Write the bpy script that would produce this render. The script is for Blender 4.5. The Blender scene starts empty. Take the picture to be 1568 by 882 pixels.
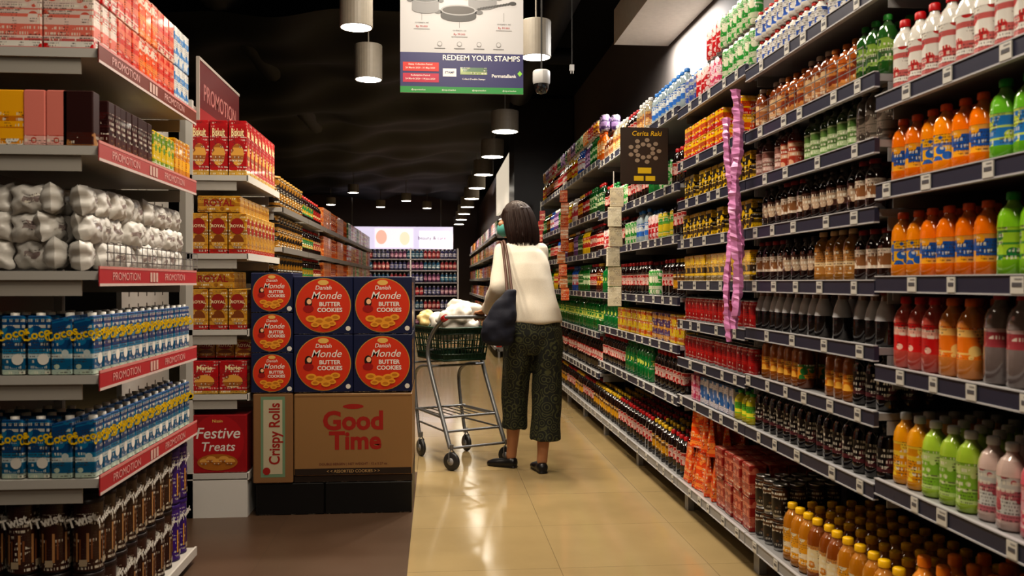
import bpy, bmesh, math, random
import numpy as np
from mathutils import Vector, Matrix
random.seed(7)
D=bpy.data; SC=bpy.context.scene; COL=SC.collection
def C(h):
    h=h.lstrip('#'); r=[int(h[i:i+2],16)/255 for i in (0,2,4)]
    return tuple(c/12.92 if c<=.04045 else ((c+.055)/1.055)**2.4 for c in r)
def link(o,parent=None):
    COL.objects.link(o)
    if parent: o.parent=parent
    return o
def empty(name,loc=(0,0,0)):
    e=D.objects.new(name,None); e.empty_display_size=.1; COL.objects.link(e); return e
# ---------------------------------------------------------------- materials
def newmat(name):
    m=D.materials.new(name); m.use_nodes=True; nt=m.node_tree
    return m,nt,nt.nodes['Principled BSDF']
def simple(name,col,rough=.5,metal=0,emis=None,es=0,bump=0,bscale=30,spec=.5):
    m,nt,b=newmat(name)
    nz=nt.nodes.new('ShaderNodeTexNoise'); nz.inputs['Scale'].default_value=bscale
    tc=nt.nodes.new('ShaderNodeTexCoord'); nt.links.new(tc.outputs['Object'],nz.inputs['Vector'])
    mx=nt.nodes.new('ShaderNodeMix'); mx.data_type='RGBA'; mx.inputs[6].default_value=(*[c*.88 for c in col],1); mx.inputs[7].default_value=(*[min(1,c*1.1) for c in col],1)
    nt.links.new(nz.outputs['Fac'],mx.inputs[0]); nt.links.new(mx.outputs[2],b.inputs['Base Color'])
    b.inputs['Roughness'].default_value=rough; b.inputs['Metallic'].default_value=metal
    b.inputs['Specular IOR Level'].default_value=spec
    if emis: b.inputs['Emission Color'].default_value=(*emis,1); b.inputs['Emission Strength'].default_value=es
    if bump:
        bp=nt.nodes.new('ShaderNodeBump'); bp.inputs['Strength'].default_value=bump; bp.inputs['Distance'].default_value=.003
        nt.links.new(nz.outputs['Fac'],bp.inputs['Height']); nt.links.new(bp.outputs[0],b.inputs['Normal'])
    return m
def attrmat(name,rough,metal=0,coat=0,label=False,emis=0,trans=0):
    m,nt,b=newmat(name); N=nt.nodes.new; LK=nt.links.new
    a=N('ShaderNodeAttribute'); a.attribute_name='Col'; out=a.outputs['Color']
    def mth(op,x,y=None):
        n=N('ShaderNodeMath'); n.operation=op
        for i,q in enumerate((x,y)):
            if q is None: continue
            if isinstance(q,(int,float)): n.inputs[i].default_value=q
            else: LK(q,n.inputs[i])
        return n.outputs[0]
    if label:
        a2=N('ShaderNodeAttribute'); a2.attribute_name='Col2'
        uv=N('ShaderNodeUVMap'); uv.uv_map='UVMap'; sp=N('ShaderNodeSeparateXYZ'); LK(uv.outputs[0],sp.inputs[0])
        def mix(f,x,y):
            mx=N('ShaderNodeMix'); mx.data_type='RGBA'; LK(f,mx.inputs[0])
            for i,q in ((6,x),(7,y)):
                if isinstance(q,tuple): mx.inputs[i].default_value=(*q,1)
                else: LK(q,mx.inputs[i])
            return mx.outputs[2]
        def vor(sc,th,stretch=(1,1,1)):
            mp=N('ShaderNodeMapping'); mp.inputs['Scale'].default_value=stretch; LK(uv.outputs[0],mp.inputs[0])
            v=N('ShaderNodeTexVoronoi'); v.inputs['Scale'].default_value=sc; LK(mp.outputs[0],v.inputs['Vector']); return mth('LESS_THAN',v.outputs['Distance'],th)
        def nz(sc,th,vec=(1,1,1)):
            mp=N('ShaderNodeMapping'); mp.inputs['Scale'].default_value=vec; LK(uv.outputs[0],mp.inputs[0])
            n=N('ShaderNodeTexNoise'); n.inputs['Scale'].default_value=sc; n.inputs['Detail'].default_value=0; LK(mp.outputs[0],n.inputs['Vector']); return mth('GREATER_THAN',n.outputs['Fac'],th)
        c=mix(vor(24,.36,(1,1.2,1)),out,a2.outputs['Color'])
        c=mix(mth('MULTIPLY',nz(1,.56,(0.01,38,1)),.85),c,a2.outputs['Color'])
        def rows(pitch,fill,g,reg,regth):
            v=mth('MULTIPLY',sp.outputs[1],pitch); fr=mth('LESS_THAN',mth('FRACT',v),fill)
            cb=N('ShaderNodeCombineXYZ'); LK(mth('MULTIPLY',sp.outputs[0],g),cb.inputs[0]); LK(mth('MULTIPLY',mth('FLOOR',v),7.37),cb.inputs[1])
            n=N('ShaderNodeTexNoise'); n.inputs['Scale'].default_value=1; n.inputs['Detail'].default_value=0; LK(cb.outputs[0],n.inputs['Vector'])
            return mth('MULTIPLY',mth('MULTIPLY',fr,mth('GREATER_THAN',n.outputs['Fac'],.5)),nz(reg,regth))
        c=mix(mth('MULTIPLY',rows(62,.5,230,21,.55),.75),c,(.72,.68,.58))
        c=mix(mth('MULTIPLY',rows(130,.5,420,23,.53),.75),c,(.05,.03,.03))
        out=c
    LK(out,b.inputs['Base Color'])
    b.inputs['Roughness'].default_value=rough; b.inputs['Metallic'].default_value=metal; b.inputs['Coat Weight'].default_value=coat; b.inputs['Coat Roughness'].default_value=.06
    if emis: LK(out,b.inputs['Emission Color']); b.inputs['Emission Strength'].default_value=emis
    return m
MATS=[attrmat('painted_surface',.42),attrmat('bottle_plastic',.1,coat=.8),attrmat('printed_label',.3,coat=.2,label=True),attrmat('brushed_metal',.28,metal=.9),attrmat('backlit_panel',.5,emis=1.6),attrmat('paper_film',.42)]
PL,GL,LB,MT,EM,FO=range(6)
# ---------------------------------------------------------------- templates
class T:
    def __init__(s): s.V=[];s.F=[];s.m=[];s.c=[];s.c2=[];s.uv=[];s.sm=[]
    def fin(s):
        s.V=np.array(s.V,float).reshape(-1,3); s.tot=np.array([len(f) for f in s.F]); s.L=np.array([i for f in s.F for i in f])
        s.m=np.array(s.m); s.sm=np.array(s.sm,bool); s.lc=np.repeat(np.array(s.c,float),s.tot,axis=0); s.lc2=np.repeat(np.array(s.c2,float),s.tot,axis=0)
        s.luv=np.array([p for f in s.uv for p in f],float).reshape(-1,2); return s
def merge(*parts):
    r=T(); off=0; Vs=[]
    r.tot=np.concatenate([p.tot for p,_ in parts]); r.m=np.concatenate([p.m for p,_ in parts]); r.sm=np.concatenate([p.sm for p,_ in parts])
    r.lc=np.concatenate([p.lc for p,_ in parts]); r.lc2=np.concatenate([p.lc2 for p,_ in parts]); r.luv=np.concatenate([p.luv for p,_ in parts])
    L=[]
    for p,(loc,rot) in parts:
        c,s=math.cos(rot),math.sin(rot); V=p.V@np.array([[c,s,0],[-s,c,0],[0,0,1]])+np.array(loc)
        Vs.append(V); L.append(p.L+off); off+=len(V)
    r.V=np.concatenate(Vs); r.L=np.concatenate(L); return r
def lathe(groups,n=14,z0=0):
    """groups: list of (profile[(r,z)..],mat,col,col2)"""
    t=T(); uo=random.random()*5
    for prof,mat,col,col2 in groups:
        rm=max(r for r,z in prof); b=len(t.V)
        for r,z in prof:
            for i in range(n+1):
                a=2*math.pi*i/n; t.V.append((max(r,.0002)*math.sin(a),-max(r,.0002)*math.cos(a),z+z0))
        for k in range(len(prof)-1):
            for i in range(n):
                f=[b+k*(n+1)+i,b+k*(n+1)+i+1,b+(k+1)*(n+1)+i+1,b+(k+1)*(n+1)+i]
                t.F.append(f); t.m.append(mat); t.c.append(col); t.c2.append(col2 or col); t.sm.append(True)
                u0,u1=[2*math.pi*rm*j/n+uo for j in (i,i+1)]; v0,v1=prof[k][1]+uo*.37,prof[k+1][1]+uo*.37
                t.uv.append([(u0,v0),(u1,v0),(u1,v1),(u0,v1)])
    return t.fin()
def pet(h,r,body,lab,lab2,cap,n=14,lz=(.22,.60),neck=.36,sh=.72,capz=.9,wa=.96):
    hi=tuple(min(1,c*1.0+.035) for c in body)
    return lathe([([(0,0),(.8*r,0),(r,.03*h),(r,lz[0]*h)],GL,body,None),
      ([(r*(wa+.03),lz[0]*h),(wa*r,(lz[0]+.03)*h),(wa*r,(lz[1]-.03)*h),(r*(wa+.03),lz[1]*h)],LB,lab,lab2),
      ([(r,lz[1]*h),(r*.97,(lz[1]+.04)*h),(.92*r,sh*h),(.72*r,(sh+(capz-sh)*.45)*h)],GL,body,None),
      ([(.72*r,(sh+(capz-sh)*.45)*h),((neck+.1)*r,(sh+(capz-sh)*.72)*h),((neck+.04)*r,(capz-.03)*h),(neck*r,capz*h)],GL,hi,None),
      ([((neck+.07)*r,capz*h),((neck+.09)*r,(capz+.01)*h),((neck+.08)*r,.985*h),((neck)*r,h),(0,h)],PL,cap,None)],n)
def can(h,r,col,col2,n=14,rim='#b9b9b9'):
    rc=C(rim)
    return lathe([([(0,0),(.82*r,0),(.86*r,.01)],MT,rc,None),([(.86*r,.01),(r,.02),(r,h-.016),(.86*r,h-.005)],LB,col,col2),([(.86*r,h-.005),(.88*r,h),(.8*r,h),(.78*r,h-.004),(0,h-.004)],MT,rc,None)],n)
def tub(h,r,col,col2,lid,n=16,mid=None):
    g=[([(0,0),(r,0),(r,.006)],PL,lid,None),([(r*.98,.006),(r*.98,h-.014)],LB,col,col2),([(r*1.02,h-.014),(r*1.02,h-.002),(r*.95,h),(0,h)],PL,lid,None)]
    return lathe(g,n)
def prism(w,d,bands,ch=.003,mat=LB,slope=0,caps=None,taper=1.0):
    """bands: list of (z,col,col2) ; z is the TOP of the band"""
    t=T(); H=bands[-1][0]; uo=random.random()*5
    def ring(z,ins,f=1.0):
        x,y=w/2-ins,d/2*f-ins; c=ch
        p=[(-x+c,-y),(x-c,-y),(x,-y+c),(x,y-c),(x-c,y),(-x+c,y),(-x,y-c),(-x,-y+c)]
        b=len(t.V)
        for a in p:
            zz=z+(slope*a[1]*(z/H)**6 if slope else 0); t.V.append((a[0],a[1],zz))
        return b
    per=[0,w,w,w+d,w+d,2*w+d,2*w+d,2*w+2*d]
    def wall(a,b_,za,zb,col,col2,m):
        for i in range(8):
            j=(i+1)%8; t.F.append([a+i,a+j,b_+j,b_+i]); t.m.append(m); t.c.append(col); t.c2.append(col2); t.sm.append(False)
            u0=per[i]+uo; u1=(per[j] if j else 2*w+2*d+.001)+uo; va,vb=za+uo*.37,zb+uo*.37; t.uv.append([(u0,va),(u1,va),(u1,vb),(u0,vb)])
    r0=ring(0,ch); t.F.append([r0+i for i in range(7,-1,-1)]); t.m.append(PL); t.c.append(bands[0][1]); t.c2.append(bands[0][1]); t.sm.append(False); t.uv.append([(0,0)]*8)
    prev=ring(ch,0); wall(r0,prev,0,ch,bands[0][1],bands[0][2] or bands[0][1],mat); z=ch
    for k,(zt,col,col2) in enumerate(bands):
        last=k==len(bands)-1; zz=zt-ch if last else zt
        f=1-(1-taper)*(zz/H)
        nx=ring(zz,0,f); wall(prev,nx,z,zz,col,col2 or col,mat if col2 else PL); prev=nx; z=zz
    nx=ring(H,ch,taper); wall(prev,nx,z,H,col,col2 or col,PL)
    t.F.append([nx+i for i in range(8)]); t.m.append(mat if bands[-1][2] else PL); t.c.append(caps or bands[-1][1]); t.c2.append(bands[-1][2] or bands[-1][1]); t.sm.append(False)
    t.uv.append([(t.V[nx+i][0]+uo,t.V[nx+i][1]) for i in range(8)])
    return t.fin()
def bx(w,d,h,col,col2=None,ch=.0025): return prism(w,d,[(h,col,col2)],ch)
def disc(rx,rz,col,mat=PL,n=36,col2=None,y=0):
    t=T(); t.V=[(rx*math.cos(2*math.pi*i/n),y,rz*math.sin(2*math.pi*i/n)) for i in range(n)]
    t.F=[list(range(n))]; t.m=[mat]; t.c=[col]; t.c2=[col2 or col]; t.sm=[False]; t.uv=[[(v[0],v[2]) for v in t.V]]; return t.fin()
def rect(w,h,col,mat=PL,col2=None):
    t=T(); t.V=[(-w/2,0,-h/2),(w/2,0,-h/2),(w/2,0,h/2),(-w/2,0,h/2)]; t.F=[[0,1,2,3]]; t.m=[mat]; t.c=[col]; t.c2=[col2 or col]; t.sm=[False]; t.uv=[[(v[0],v[2]) for v in t.V]]; return t.fin()
def text(s,size,col,bold=0,shear=0,res=3,rot=0,sx=1,mat=PL):
    cu=D.curves.new('t','FONT'); cu.body=s; cu.size=size; cu.align_x='CENTER'; cu.align_y='CENTER'; cu.offset=bold*size; cu.shear=shear; cu.resolution_u=res
    o=D.objects.new('t',cu); COL.objects.link(o); dg=bpy.context.evaluated_depsgraph_get(); me=D.meshes.new_from_object(o.evaluated_get(dg))
    t=T(); cr,sr=math.cos(rot),math.sin(rot)
    for v in me.vertices:
        x,y=v.co.x*sx,v.co.y; t.V.append((x*cr-y*sr,0,x*sr+y*cr))
    for p in me.polygons:
        t.F.append(list(p.vertices)); t.m.append(mat); t.c.append(col); t.c2.append(col); t.sm.append(False); t.uv.append([(0,0)]*len(p.vertices))
    D.objects.remove(o); D.curves.remove(cu); D.meshes.remove(me); return t.fin()
class Batch:
    def __init__(s,name,var=0): s.n=name; s.P=[]; s.off=0; s.var=var
    def add(s,t,loc=(0,0,0),rot=0,sc=(1,1,1),M=None):
        V=t.V*np.array(sc)
        if M is not None: V=V@np.array(M.to_3x3()).T+np.array(M.translation)
        else:
            c,q=math.cos(rot),math.sin(rot); V=V@np.array([[c,q,0],[-q,c,0],[0,0,1]])+np.array(loc)
        f=1-s.var*random.random()
        s.P.append((V,t.L+s.off,t.tot,t.m,t.sm,t.lc*f,t.lc2*f,t.luv)); s.off+=len(V)
    def box(s,mn,mx,col,mat=PL,col2=None):
        t=T(); x0,y0,z0=mn; x1,y1,z1=mx
        t.V=[(x0,y0,z0),(x1,y0,z0),(x1,y1,z0),(x0,y1,z0),(x0,y0,z1),(x1,y0,z1),(x1,y1,z1),(x0,y1,z1)]
        t.F=[[3,2,1,0],[4,5,6,7],[0,1,5,4],[1,2,6,5],[2,3,7,6],[3,0,4,7]]
        for f in t.F:
            t.m.append(mat);t.c.append(col);t.c2.append(col2 or col);t.sm.append(False)
            P=[t.V[i] for i in f]; ax=[k for k in range(3) if len({p[k] for p in P})>1]; t.uv.append([(p[ax[0]],p[ax[1]]) for p in P])
        s.add(t.fin())
    def build(s,parent=None):
        if not s.P: return None
        V=np.concatenate([p[0] for p in s.P]); L=np.concatenate([p[1] for p in s.P]); tot=np.concatenate([p[2] for p in s.P])
        me=D.meshes.new(s.n); me.vertices.add(len(V)); me.vertices.foreach_set('co',V.astype(np.float32).ravel())
        me.loops.add(len(L)); me.loops.foreach_set('vertex_index',L.astype(np.int32)); me.polygons.add(len(tot))
        st=np.concatenate([[0],np.cumsum(tot)[:-1]]); me.polygons.foreach_set('loop_start',st.astype(np.int32))
        used=np.unique(np.concatenate([p[3] for p in s.P])); mp=np.zeros(16,int)
        for i,u in enumerate(used): me.materials.append(MATS[u]); mp[u]=i
        me.update(calc_edges=True)
        me.polygons.foreach_set('material_index',mp[np.concatenate([p[3] for p in s.P])].astype(np.int32))
        me.polygons.foreach_set('use_smooth',np.concatenate([p[4] for p in s.P]))
        uv=me.uv_layers.new(name='UVMap'); uv.data.foreach_set('uv',np.concatenate([p[7] for p in s.P]).astype(np.float32).ravel())
        for nm,i in (('Col',5),('Col2',6)):
            a=me.attributes.new(nm,'FLOAT_COLOR','CORNER'); c=np.concatenate([p[i] for p in s.P]); c=np.hstack([c,np.ones((len(c),1))]); a.data.foreach_set('color',c.astype(np.float32).ravel())
        o=D.objects.new(s.n,me); link(o,parent); return o
def tube(name,pts,r,mat,parent=None,cyc=False,smooth=False,res=3):
    cu=D.curves.new(name,'CURVE'); cu.dimensions='3D'; cu.bevel_depth=r; cu.bevel_resolution=res; cu.use_fill_caps=True
    if smooth:
        sp=cu.splines.new('NURBS'); sp.points.add(len(pts)-1); sp.order_u=3; sp.use_endpoint_u=True; cu.resolution_u=6
    else: sp=cu.splines.new('POLY'); sp.points.add(len(pts)-1)
    for i,p in enumerate(pts): sp.points[i].co=(*p,1)
    sp.use_cyclic_u=cyc; cu.materials.append(mat); o=D.objects.new(name,cu); return link(o,parent)
# ---------------------------------------------------------------- room
def room():
    m,nt,b=newmat('tile_floor'); tc=nt.nodes.new('ShaderNodeTexCoord')
    mp=nt.nodes.new('ShaderNodeMapping'); mp.inputs['Location'].default_value=(.114,.2,0); nt.links.new(tc.outputs['Object'],mp.inputs[0])
    def brick(c1,c2,mo,w):
        br=nt.nodes.new('ShaderNodeTexBrick'); br.offset=0; br.inputs['Scale'].default_value=1; br.inputs['Brick Width'].default_value=w; br.inputs['Row Height'].default_value=w
        br.inputs['Mortar Size'].default_value=.0012; br.inputs['Color1'].default_value=(*c1,1); br.inputs['Color2'].default_value=(*c2,1); br.inputs['Mortar'].default_value=(*mo,1)
        nt.links.new(mp.outputs[0],br.inputs['Vector']); return br
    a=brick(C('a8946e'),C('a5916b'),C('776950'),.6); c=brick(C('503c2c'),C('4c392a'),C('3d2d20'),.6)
    nz=nt.nodes.new('ShaderNodeTexNoise'); nz.inputs['Scale'].default_value=5; nz.inputs['Detail'].default_value=5; nt.links.new(tc.outputs['Object'],nz.inputs['Vector'])
    sx=nt.nodes.new('ShaderNodeSeparateXYZ'); nt.links.new(tc.outputs['Object'],sx.inputs[0])
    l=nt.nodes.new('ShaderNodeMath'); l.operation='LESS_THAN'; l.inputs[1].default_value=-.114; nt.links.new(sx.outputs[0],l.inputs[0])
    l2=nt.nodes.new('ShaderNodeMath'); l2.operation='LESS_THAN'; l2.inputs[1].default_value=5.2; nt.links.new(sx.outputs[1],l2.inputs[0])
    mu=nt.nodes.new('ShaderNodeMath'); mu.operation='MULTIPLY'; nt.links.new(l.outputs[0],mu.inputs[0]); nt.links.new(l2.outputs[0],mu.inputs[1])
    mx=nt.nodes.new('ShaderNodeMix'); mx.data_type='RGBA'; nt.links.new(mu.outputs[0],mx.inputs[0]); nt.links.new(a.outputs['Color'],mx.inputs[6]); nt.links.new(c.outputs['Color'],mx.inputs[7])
    m2=nt.nodes.new('ShaderNodeMix'); m2.data_type='RGBA'; m2.blend_type='OVERLAY'; m2.inputs[0].default_value=.12; nt.links.new(mx.outputs[2],m2.inputs[6]); nt.links.new(nz.outputs['Fac'],m2.inputs[7])
    nt.links.new(m2.outputs[2],b.inputs['Base Color'])
    mr=nt.nodes.new('ShaderNodeMapRange'); mr.inputs['To Min'].default_value=.07; mr.inputs['To Max'].default_value=.32; nt.links.new(mu.outputs[0],mr.inputs['Value'])
    ad=nt.nodes.new('ShaderNodeMath'); ad.operation='MULTIPLY_ADD'; ad.inputs[1].default_value=.1; nt.links.new(nz.outputs['Fac'],ad.inputs[0]); nt.links.new(mr.outputs[0],ad.inputs[2]); nt.links.new(ad.outputs[0],b.inputs['Roughness'])
    b.inputs['Specular IOR Level'].default_value=.9
    def slab(name,mn,mx_,mat):
        bm=bmesh.new(); bmesh.ops.create_cube(bm,size=1)
        for v in bm.verts: v.co=Vector([mn[i] if v.co[i]<0 else mx_[i] for i in range(3)])
        me=D.meshes.new(name); bm.to_mesh(me); bm.free(); me.materials.append(mat); o=D.objects.new(name,me); return link(o)
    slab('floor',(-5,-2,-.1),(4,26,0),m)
    blk=simple('black_ceiling',(.004,.004,.0045),.9,spec=.2)
    slab('ceiling',(-5,-2,3.6),(4,26,3.7),blk)
    gray=simple('grey_plaster',C('6a625c'),.8,bscale=3)
    slab('wall_right',(1.82,-2,0),(1.95,26,3.6),gray)
    slab('wall_left',(-5.1,-2,0),(-5,26,3.6),blk)
    br=simple('brown_wall',C('5e4a3b'),.5,bscale=2)
    slab('wall_back',(-5,25,0),(1.82,25.1,3.6),br)
    slab('wall_front',(-5,-2.1,0),(1.82,-2,3.6),simple('front_wall',C('6a5f52'),.8))
    slab('partition_wall',(1.16,12.4,0),(1.4,24.9,3.2),br)
    slab('dark_column',(1.02,11.4,0),(1.8,12.2,3.55),simple('dark_panel',(.02,.014,.01),.35))
    wh=simple('white_soffit',C('c8c3ba'),.6)
    slab('trim_soffit',(1.38,-1.9,2.98),(1.81,6.7,3.25),wh)
    slab('trim_soffit.001',(1.1,12.5,2.35),(1.155,16,3.1),simple('emissive_trim',C('c8bfb2'),.6,emis=C('fff0d8'),es=.5))  # wall edge, no lamp: its emission stands in for light falling on it
    bm=bmesh.new(); bmesh.ops.create_grid(bm,x_segments=80,y_segments=120,size=1)
    for v in bm.verts:
        x,y=v.co.x*2.1-1.3,v.co.y*7+13.6
        v.co=(x,y,3.12+.05*math.sin(y*2.3+1.2*math.sin(x*3))+.02*math.sin(y*6+x*4)+.02*math.sin(x*7+y))
    me=D.meshes.new('ceiling_membrane'); bm.to_mesh(me); bm.free(); me.materials.append(simple('dark_foil',(.003,.003,.0033),.6,spec=.2)); o=link(D.objects.new('ceiling_membrane',me))
    for p in me.polygons:p.use_smooth=True
    pm=simple('black_duct',(.006,.006,.007),.6,spec=.3)
    for nm,pts,r in (('ceiling_duct',[(.9,2,3.2),(.9,9.5,3.2)],.14),('ceiling_duct',[(-1.6,1,3.3),(-1.6,12,3.3)],.17),('ceiling_duct',[(-.9,5.9,3.25),(1.3,5.9,3.25)],.09),('ceiling_duct',[(-3,8.3,3.3),(1.3,8.3,3.3)],.08)):
        tube(nm,pts,r,pm,res=6)
room()
# ---------------------------------------------------------------- colours
W=C('e2dfd8'); RED=C('c8161c'); ORG=C('ee7a06'); YEL=C('f5c400'); GRN=C('3a9a2c'); GREY=C('8c8c8e'); SIL=C('b0b0b4'); LIM=C('7cb824'); TAG=C('c2c0ba'); RAIL=C('2a2c40')
XR=1.2
# ---------------------------------------------------------------- right shelving
def shelf_right(name,y0,y1,tiers,xf=XR,dep=.42,rail=RAIL,seed=1,top=None,tagstep=.17):
    rnd=random.Random(seed); b=Batch(name); xb=xf+dep
    ztop=top or tiers[-1]+.25
    b.box((xb,y0,.05),(xb+.02,y1,ztop),C('201e20'))
    for z in tiers:
        b.box((xf+.006,y0+.004,z-.02),(xb,y1-.004,z),GREY)
        low=z<.3
        b.box((xf-.008,y0+.003,z-.034),(xf+.006,y1-.003,z+.004),GREY if low else rail)
        b.box((xf-.011,y0+.003,z-.038),(xf+.006,y1-.003,z-.034),SIL); b.box((xf-.011,y0+.003,z+.004),(xf+.002,y1-.003,z+.007),SIL)
        y=y0+.05+rnd.random()*.05
        while y<y1-.05:
            w_=.03+.012*rnd.random()
            b.box((xf-.0125,y,z-.034),(xf-.0095,y+w_,z+.002),TAG); b.box((xf-.0132,y+.005,z-.02),(xf-.0122,y+w_-.006,z-.011),C('55555a')); b.box((xf-.0132,y+.005,z-.005),(xf-.0122,y+w_-.014,z-.002),C('8a8a8a'))
            y+=tagstep*(.7+rnd.random()*.8)
    for y in (y0+.002,y1-.026):
        b.box((xb-.03,y,0),(xb,y+.024,ztop),GREY)
        b.box((xf+.04,y,0),(xf+.07,y+.03,tiers[0]-.02),GREY); 
        for z in tiers: b.box((xf+.03,y,z-.06),(xb,y+.004,z-.022),GREY)
    b.box((xf+.05,y0,tiers[0]-.05),(xb,y1,tiers[0]-.022),GREY)
    return b.build()
MODS=[('R0',.28,1.28,[.15,.59,.90,1.14,1.39,1.63,2.0]),('R1',1.28,2.28,[.15,.59,.90,1.14,1.39,1.63,2.0]),('R2',2.28,3.28,[.15,.57,.77,.95,1.13,1.33,1.52,1.70,1.94]),('R3',3.28,4.23,[.15,.57,.755,.94,1.13,1.33,1.52,1.71,1.97]),
 ('R4',4.23,5.29,[.15,.55,.81,1.05,1.36,1.62,2.0]),('R5',5.29,6.35,[.15,.55,.81,1.05,1.36,1.62,2.0])]
MODS+=[('R%d'%(6+i),6.35+i*.9,7.25+i*.9,[.15,.45,.75,1.05,1.35,1.65,2.03]) for i in range(4)]
for i,(n,a,b_,t) in enumerate(MODS): shelf_right('grocery_shelf_unit',a,b_,t,seed=i)
def fillR(name,tp,y0,y1,z,pitch,dp,rows=2,layers=1,lh=0,xf=XR,jit=.15,skip=.0):
    b=Batch(name,.22); n=max(1,int((y1-y0-.02)/pitch)); p=(y1-y0-.02)/n
    for k in range(n):
        t=tp[min(len(tp)-1,int(k/n*len(tp)))]
        back=random.random()<.07
        for r in range(rows):
            if back and r==0 and rows>1 and z>.3: continue
            for l in range(layers):
                b.add(t,(xf+.014+dp/2+r*dp+random.uniform(0,.008),y1-.01-(k+.5)*p+random.uniform(-.002,.002),z+.0015+l*(lh+.001)),-math.pi/2+random.uniform(-jit,jit)*2)
    return b.build()
def fillL(name,tp,y0,y1,z,pitch,dp,rows=2,layers=1,lh=0,xf=-.97,jit=.03):
    b=Batch(name,.15); n=max(1,int((y1-y0-.02)/pitch)); p=(y1-y0-.02)/n
    for k in range(n):
        t=tp[min(len(tp)-1,int(k/n*len(tp)))]
        for r in range(rows):
            for l in range(layers):
                b.add(t,(xf-.012-dp/2-r*dp-random.uniform(0,.003),y0+.01+(k+.5)*p,z+.0015+l*(lh+.001)),math.pi/2+random.uniform(-jit,jit))
    return b.build()
# product templates
whiteR=pet(.20,.031,W,W,C('c03030'),RED,16,(.1,.62)); whiteG=pet(.20,.031,W,W,C('508048'),C('1e7a30'),16,(.1,.62))
orangeB=pet(.175,.0315,ORG,C('1c58a8'),C('f0a820'),C('f06408'),18,(.2,.56)); orangeB2=pet(.175,.0315,C('f09010'),C('eab018'),C('2a66b8'),C('f06408'),18,(.2,.56))
greenB=pet(.185,.0335,C('6ab02c'),C('2b78b8'),C('c8d848'),C('2aa035'),18,(.2,.58)); limeB=pet(.185,.0335,C('88c428'),C('a8d038'),C('1b8040'),C('2aa035'),18,(.2,.58))
redB=pet(.19,.0315,C('c8584c'),C('c82020'),C('e8b8a8'),C('c81820'),18,(.25,.64)); orgC=pet(.19,.0315,C('d88a40'),C('e87c18'),C('f0c878'),C('d86810'),18,(.25,.64)); pnkC=pet(.205,.035,C('a88484'),C('a85464'),C('d0a8b0'),C('b8b0b0'),18,(.35,.66)); clrC=pet(.21,.036,C('8a7c7a'),C('a04048'),C('c8b0b0'),C('a83038'),18,(.4,.6))
yelW=pet(.19,.033,C('e8a010'),C('e09808'),C('f0d040'),C('c8cdd0'),18,(.12,.6)); limW=pet(.19,.033,C('a8c840'),C('88b838'),C('c8dc90'),C('d0d4d4'),18,(.12,.62)); cleW=pet(.19,.033,C('c8b0a8'),C('c4c4c0'),C('b04858'),C('d0d2d4'),18,(.12,.62)); pnkW=pet(.19,.033,C('e06878'),C('dca0ac'),C('c83858'),C('d8c8c8'),18,(.12,.6)); redW=pet(.18,.033,C('b82030'),C('b82030'),C('e890a0'),C('c82828'),18)
orgO=pet(.27,.038,C('e08c10'),C('e8a010'),C('c84010'),C('f08a10'),18)
fillR('milk_drink_bottles',[whiteR,whiteR,whiteG],1.28,2.28,1.63,.066,.068,2)
fillR('orange_juice_bottles',[orangeB,orangeB2,orangeB],1.86,2.28,1.39,.065,.067,3); fillR('lime_juice_bottles',[greenB,limeB],1.28,1.86,1.39,.07,.071,2)
fillR('orange_juice_bottles',[orangeB2,orangeB,orangeB],1.84,2.28,1.14,.065,.067,3); fillR('lime_juice_bottles',[limeB,greenB],1.28,1.84,1.14,.07,.071,2)
fillR('fruit_drink_bottles',[redB,orgC],1.9,2.28,.90,.065,.067,3); fillR('fruit_drink_bottles',[clrC,clrC,greenB],1.28,1.9,.90,.075,.077,3)
fillR('vitamin_drink_bottles',[yelW,limW,limW,cleW,cleW,pnkW,pnkW,redW],1.45,2.28,.59,.0685,.07,4); fillR('vitamin_drink_bottles',[redW],1.28,1.45,.59,.07,.072,2)
fillR('orange_drink_bottles',[orgO],1.28,2.2,.15,.08,.082,4)
fillR('milk_drink_bottles',[whiteG],.9,1.28,1.63,.072,.072,1); fillR('juice_bottles',[greenB],.9,1.28,1.14,.078,.078,1); fillR('juice_bottles',[pnkC],.9,1.28,.9,.078,.078,1); fillR('juice_bottles',[pnkW],.9,1.28,.59,.078,.078,2)
# module 2
smallBW=pet(.11,.022,W,C('2858b0'),W,C('c8281c'),12,(.15,.7)); brownJ=pet(.165,.029,C('7a3c1c'),C('a86c40'),C('d8b890'),C('c8b8a8'),14,(.15,.6)); brownJ2=pet(.155,.029,C('a85820'),C('c88848'),C('803018'),C('c87828'),14,(.15,.6)); grnJ=pet(.17,.028,C('2c5c26'),C('88a848'),C('20502a'),C('38a040'),14)
pinkT=pet(.155,.029,C('5a3630'),C('94645a'),C('d8b8b0'),C('2a1e1c'),14,(.1,.62)); grnT=pet(.155,.029,C('3a5028'),C('5a8040'),C('b8c8a0'),C('202a20'),14,(.1,.62)); clrT=pet(.165,.029,C('6a6058'),C('807468'),C('403830'),C('a89888'),14,(.1,.5)); redT=pet(.155,.029,C('5a2018'),C('a83c28'),C('d8a888'),C('2a1e1c'),14,(.1,.62))
cof1=pet(.15,.029,C('20100c'),C('4a281c'),C('b8a088'),C('1a1210'),14,(.25,.62),neck=.5); cof2=pet(.15,.029,C('2c1812'),C('8a5c38'),C('d8c8b8'),C('901c18'),14,(.25,.62),neck=.5); gld=pet(.16,.031,C('9a6820'),C('b07c40'),C('e0c8a0'),C('d8b890'),14,(.15,.6))
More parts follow.
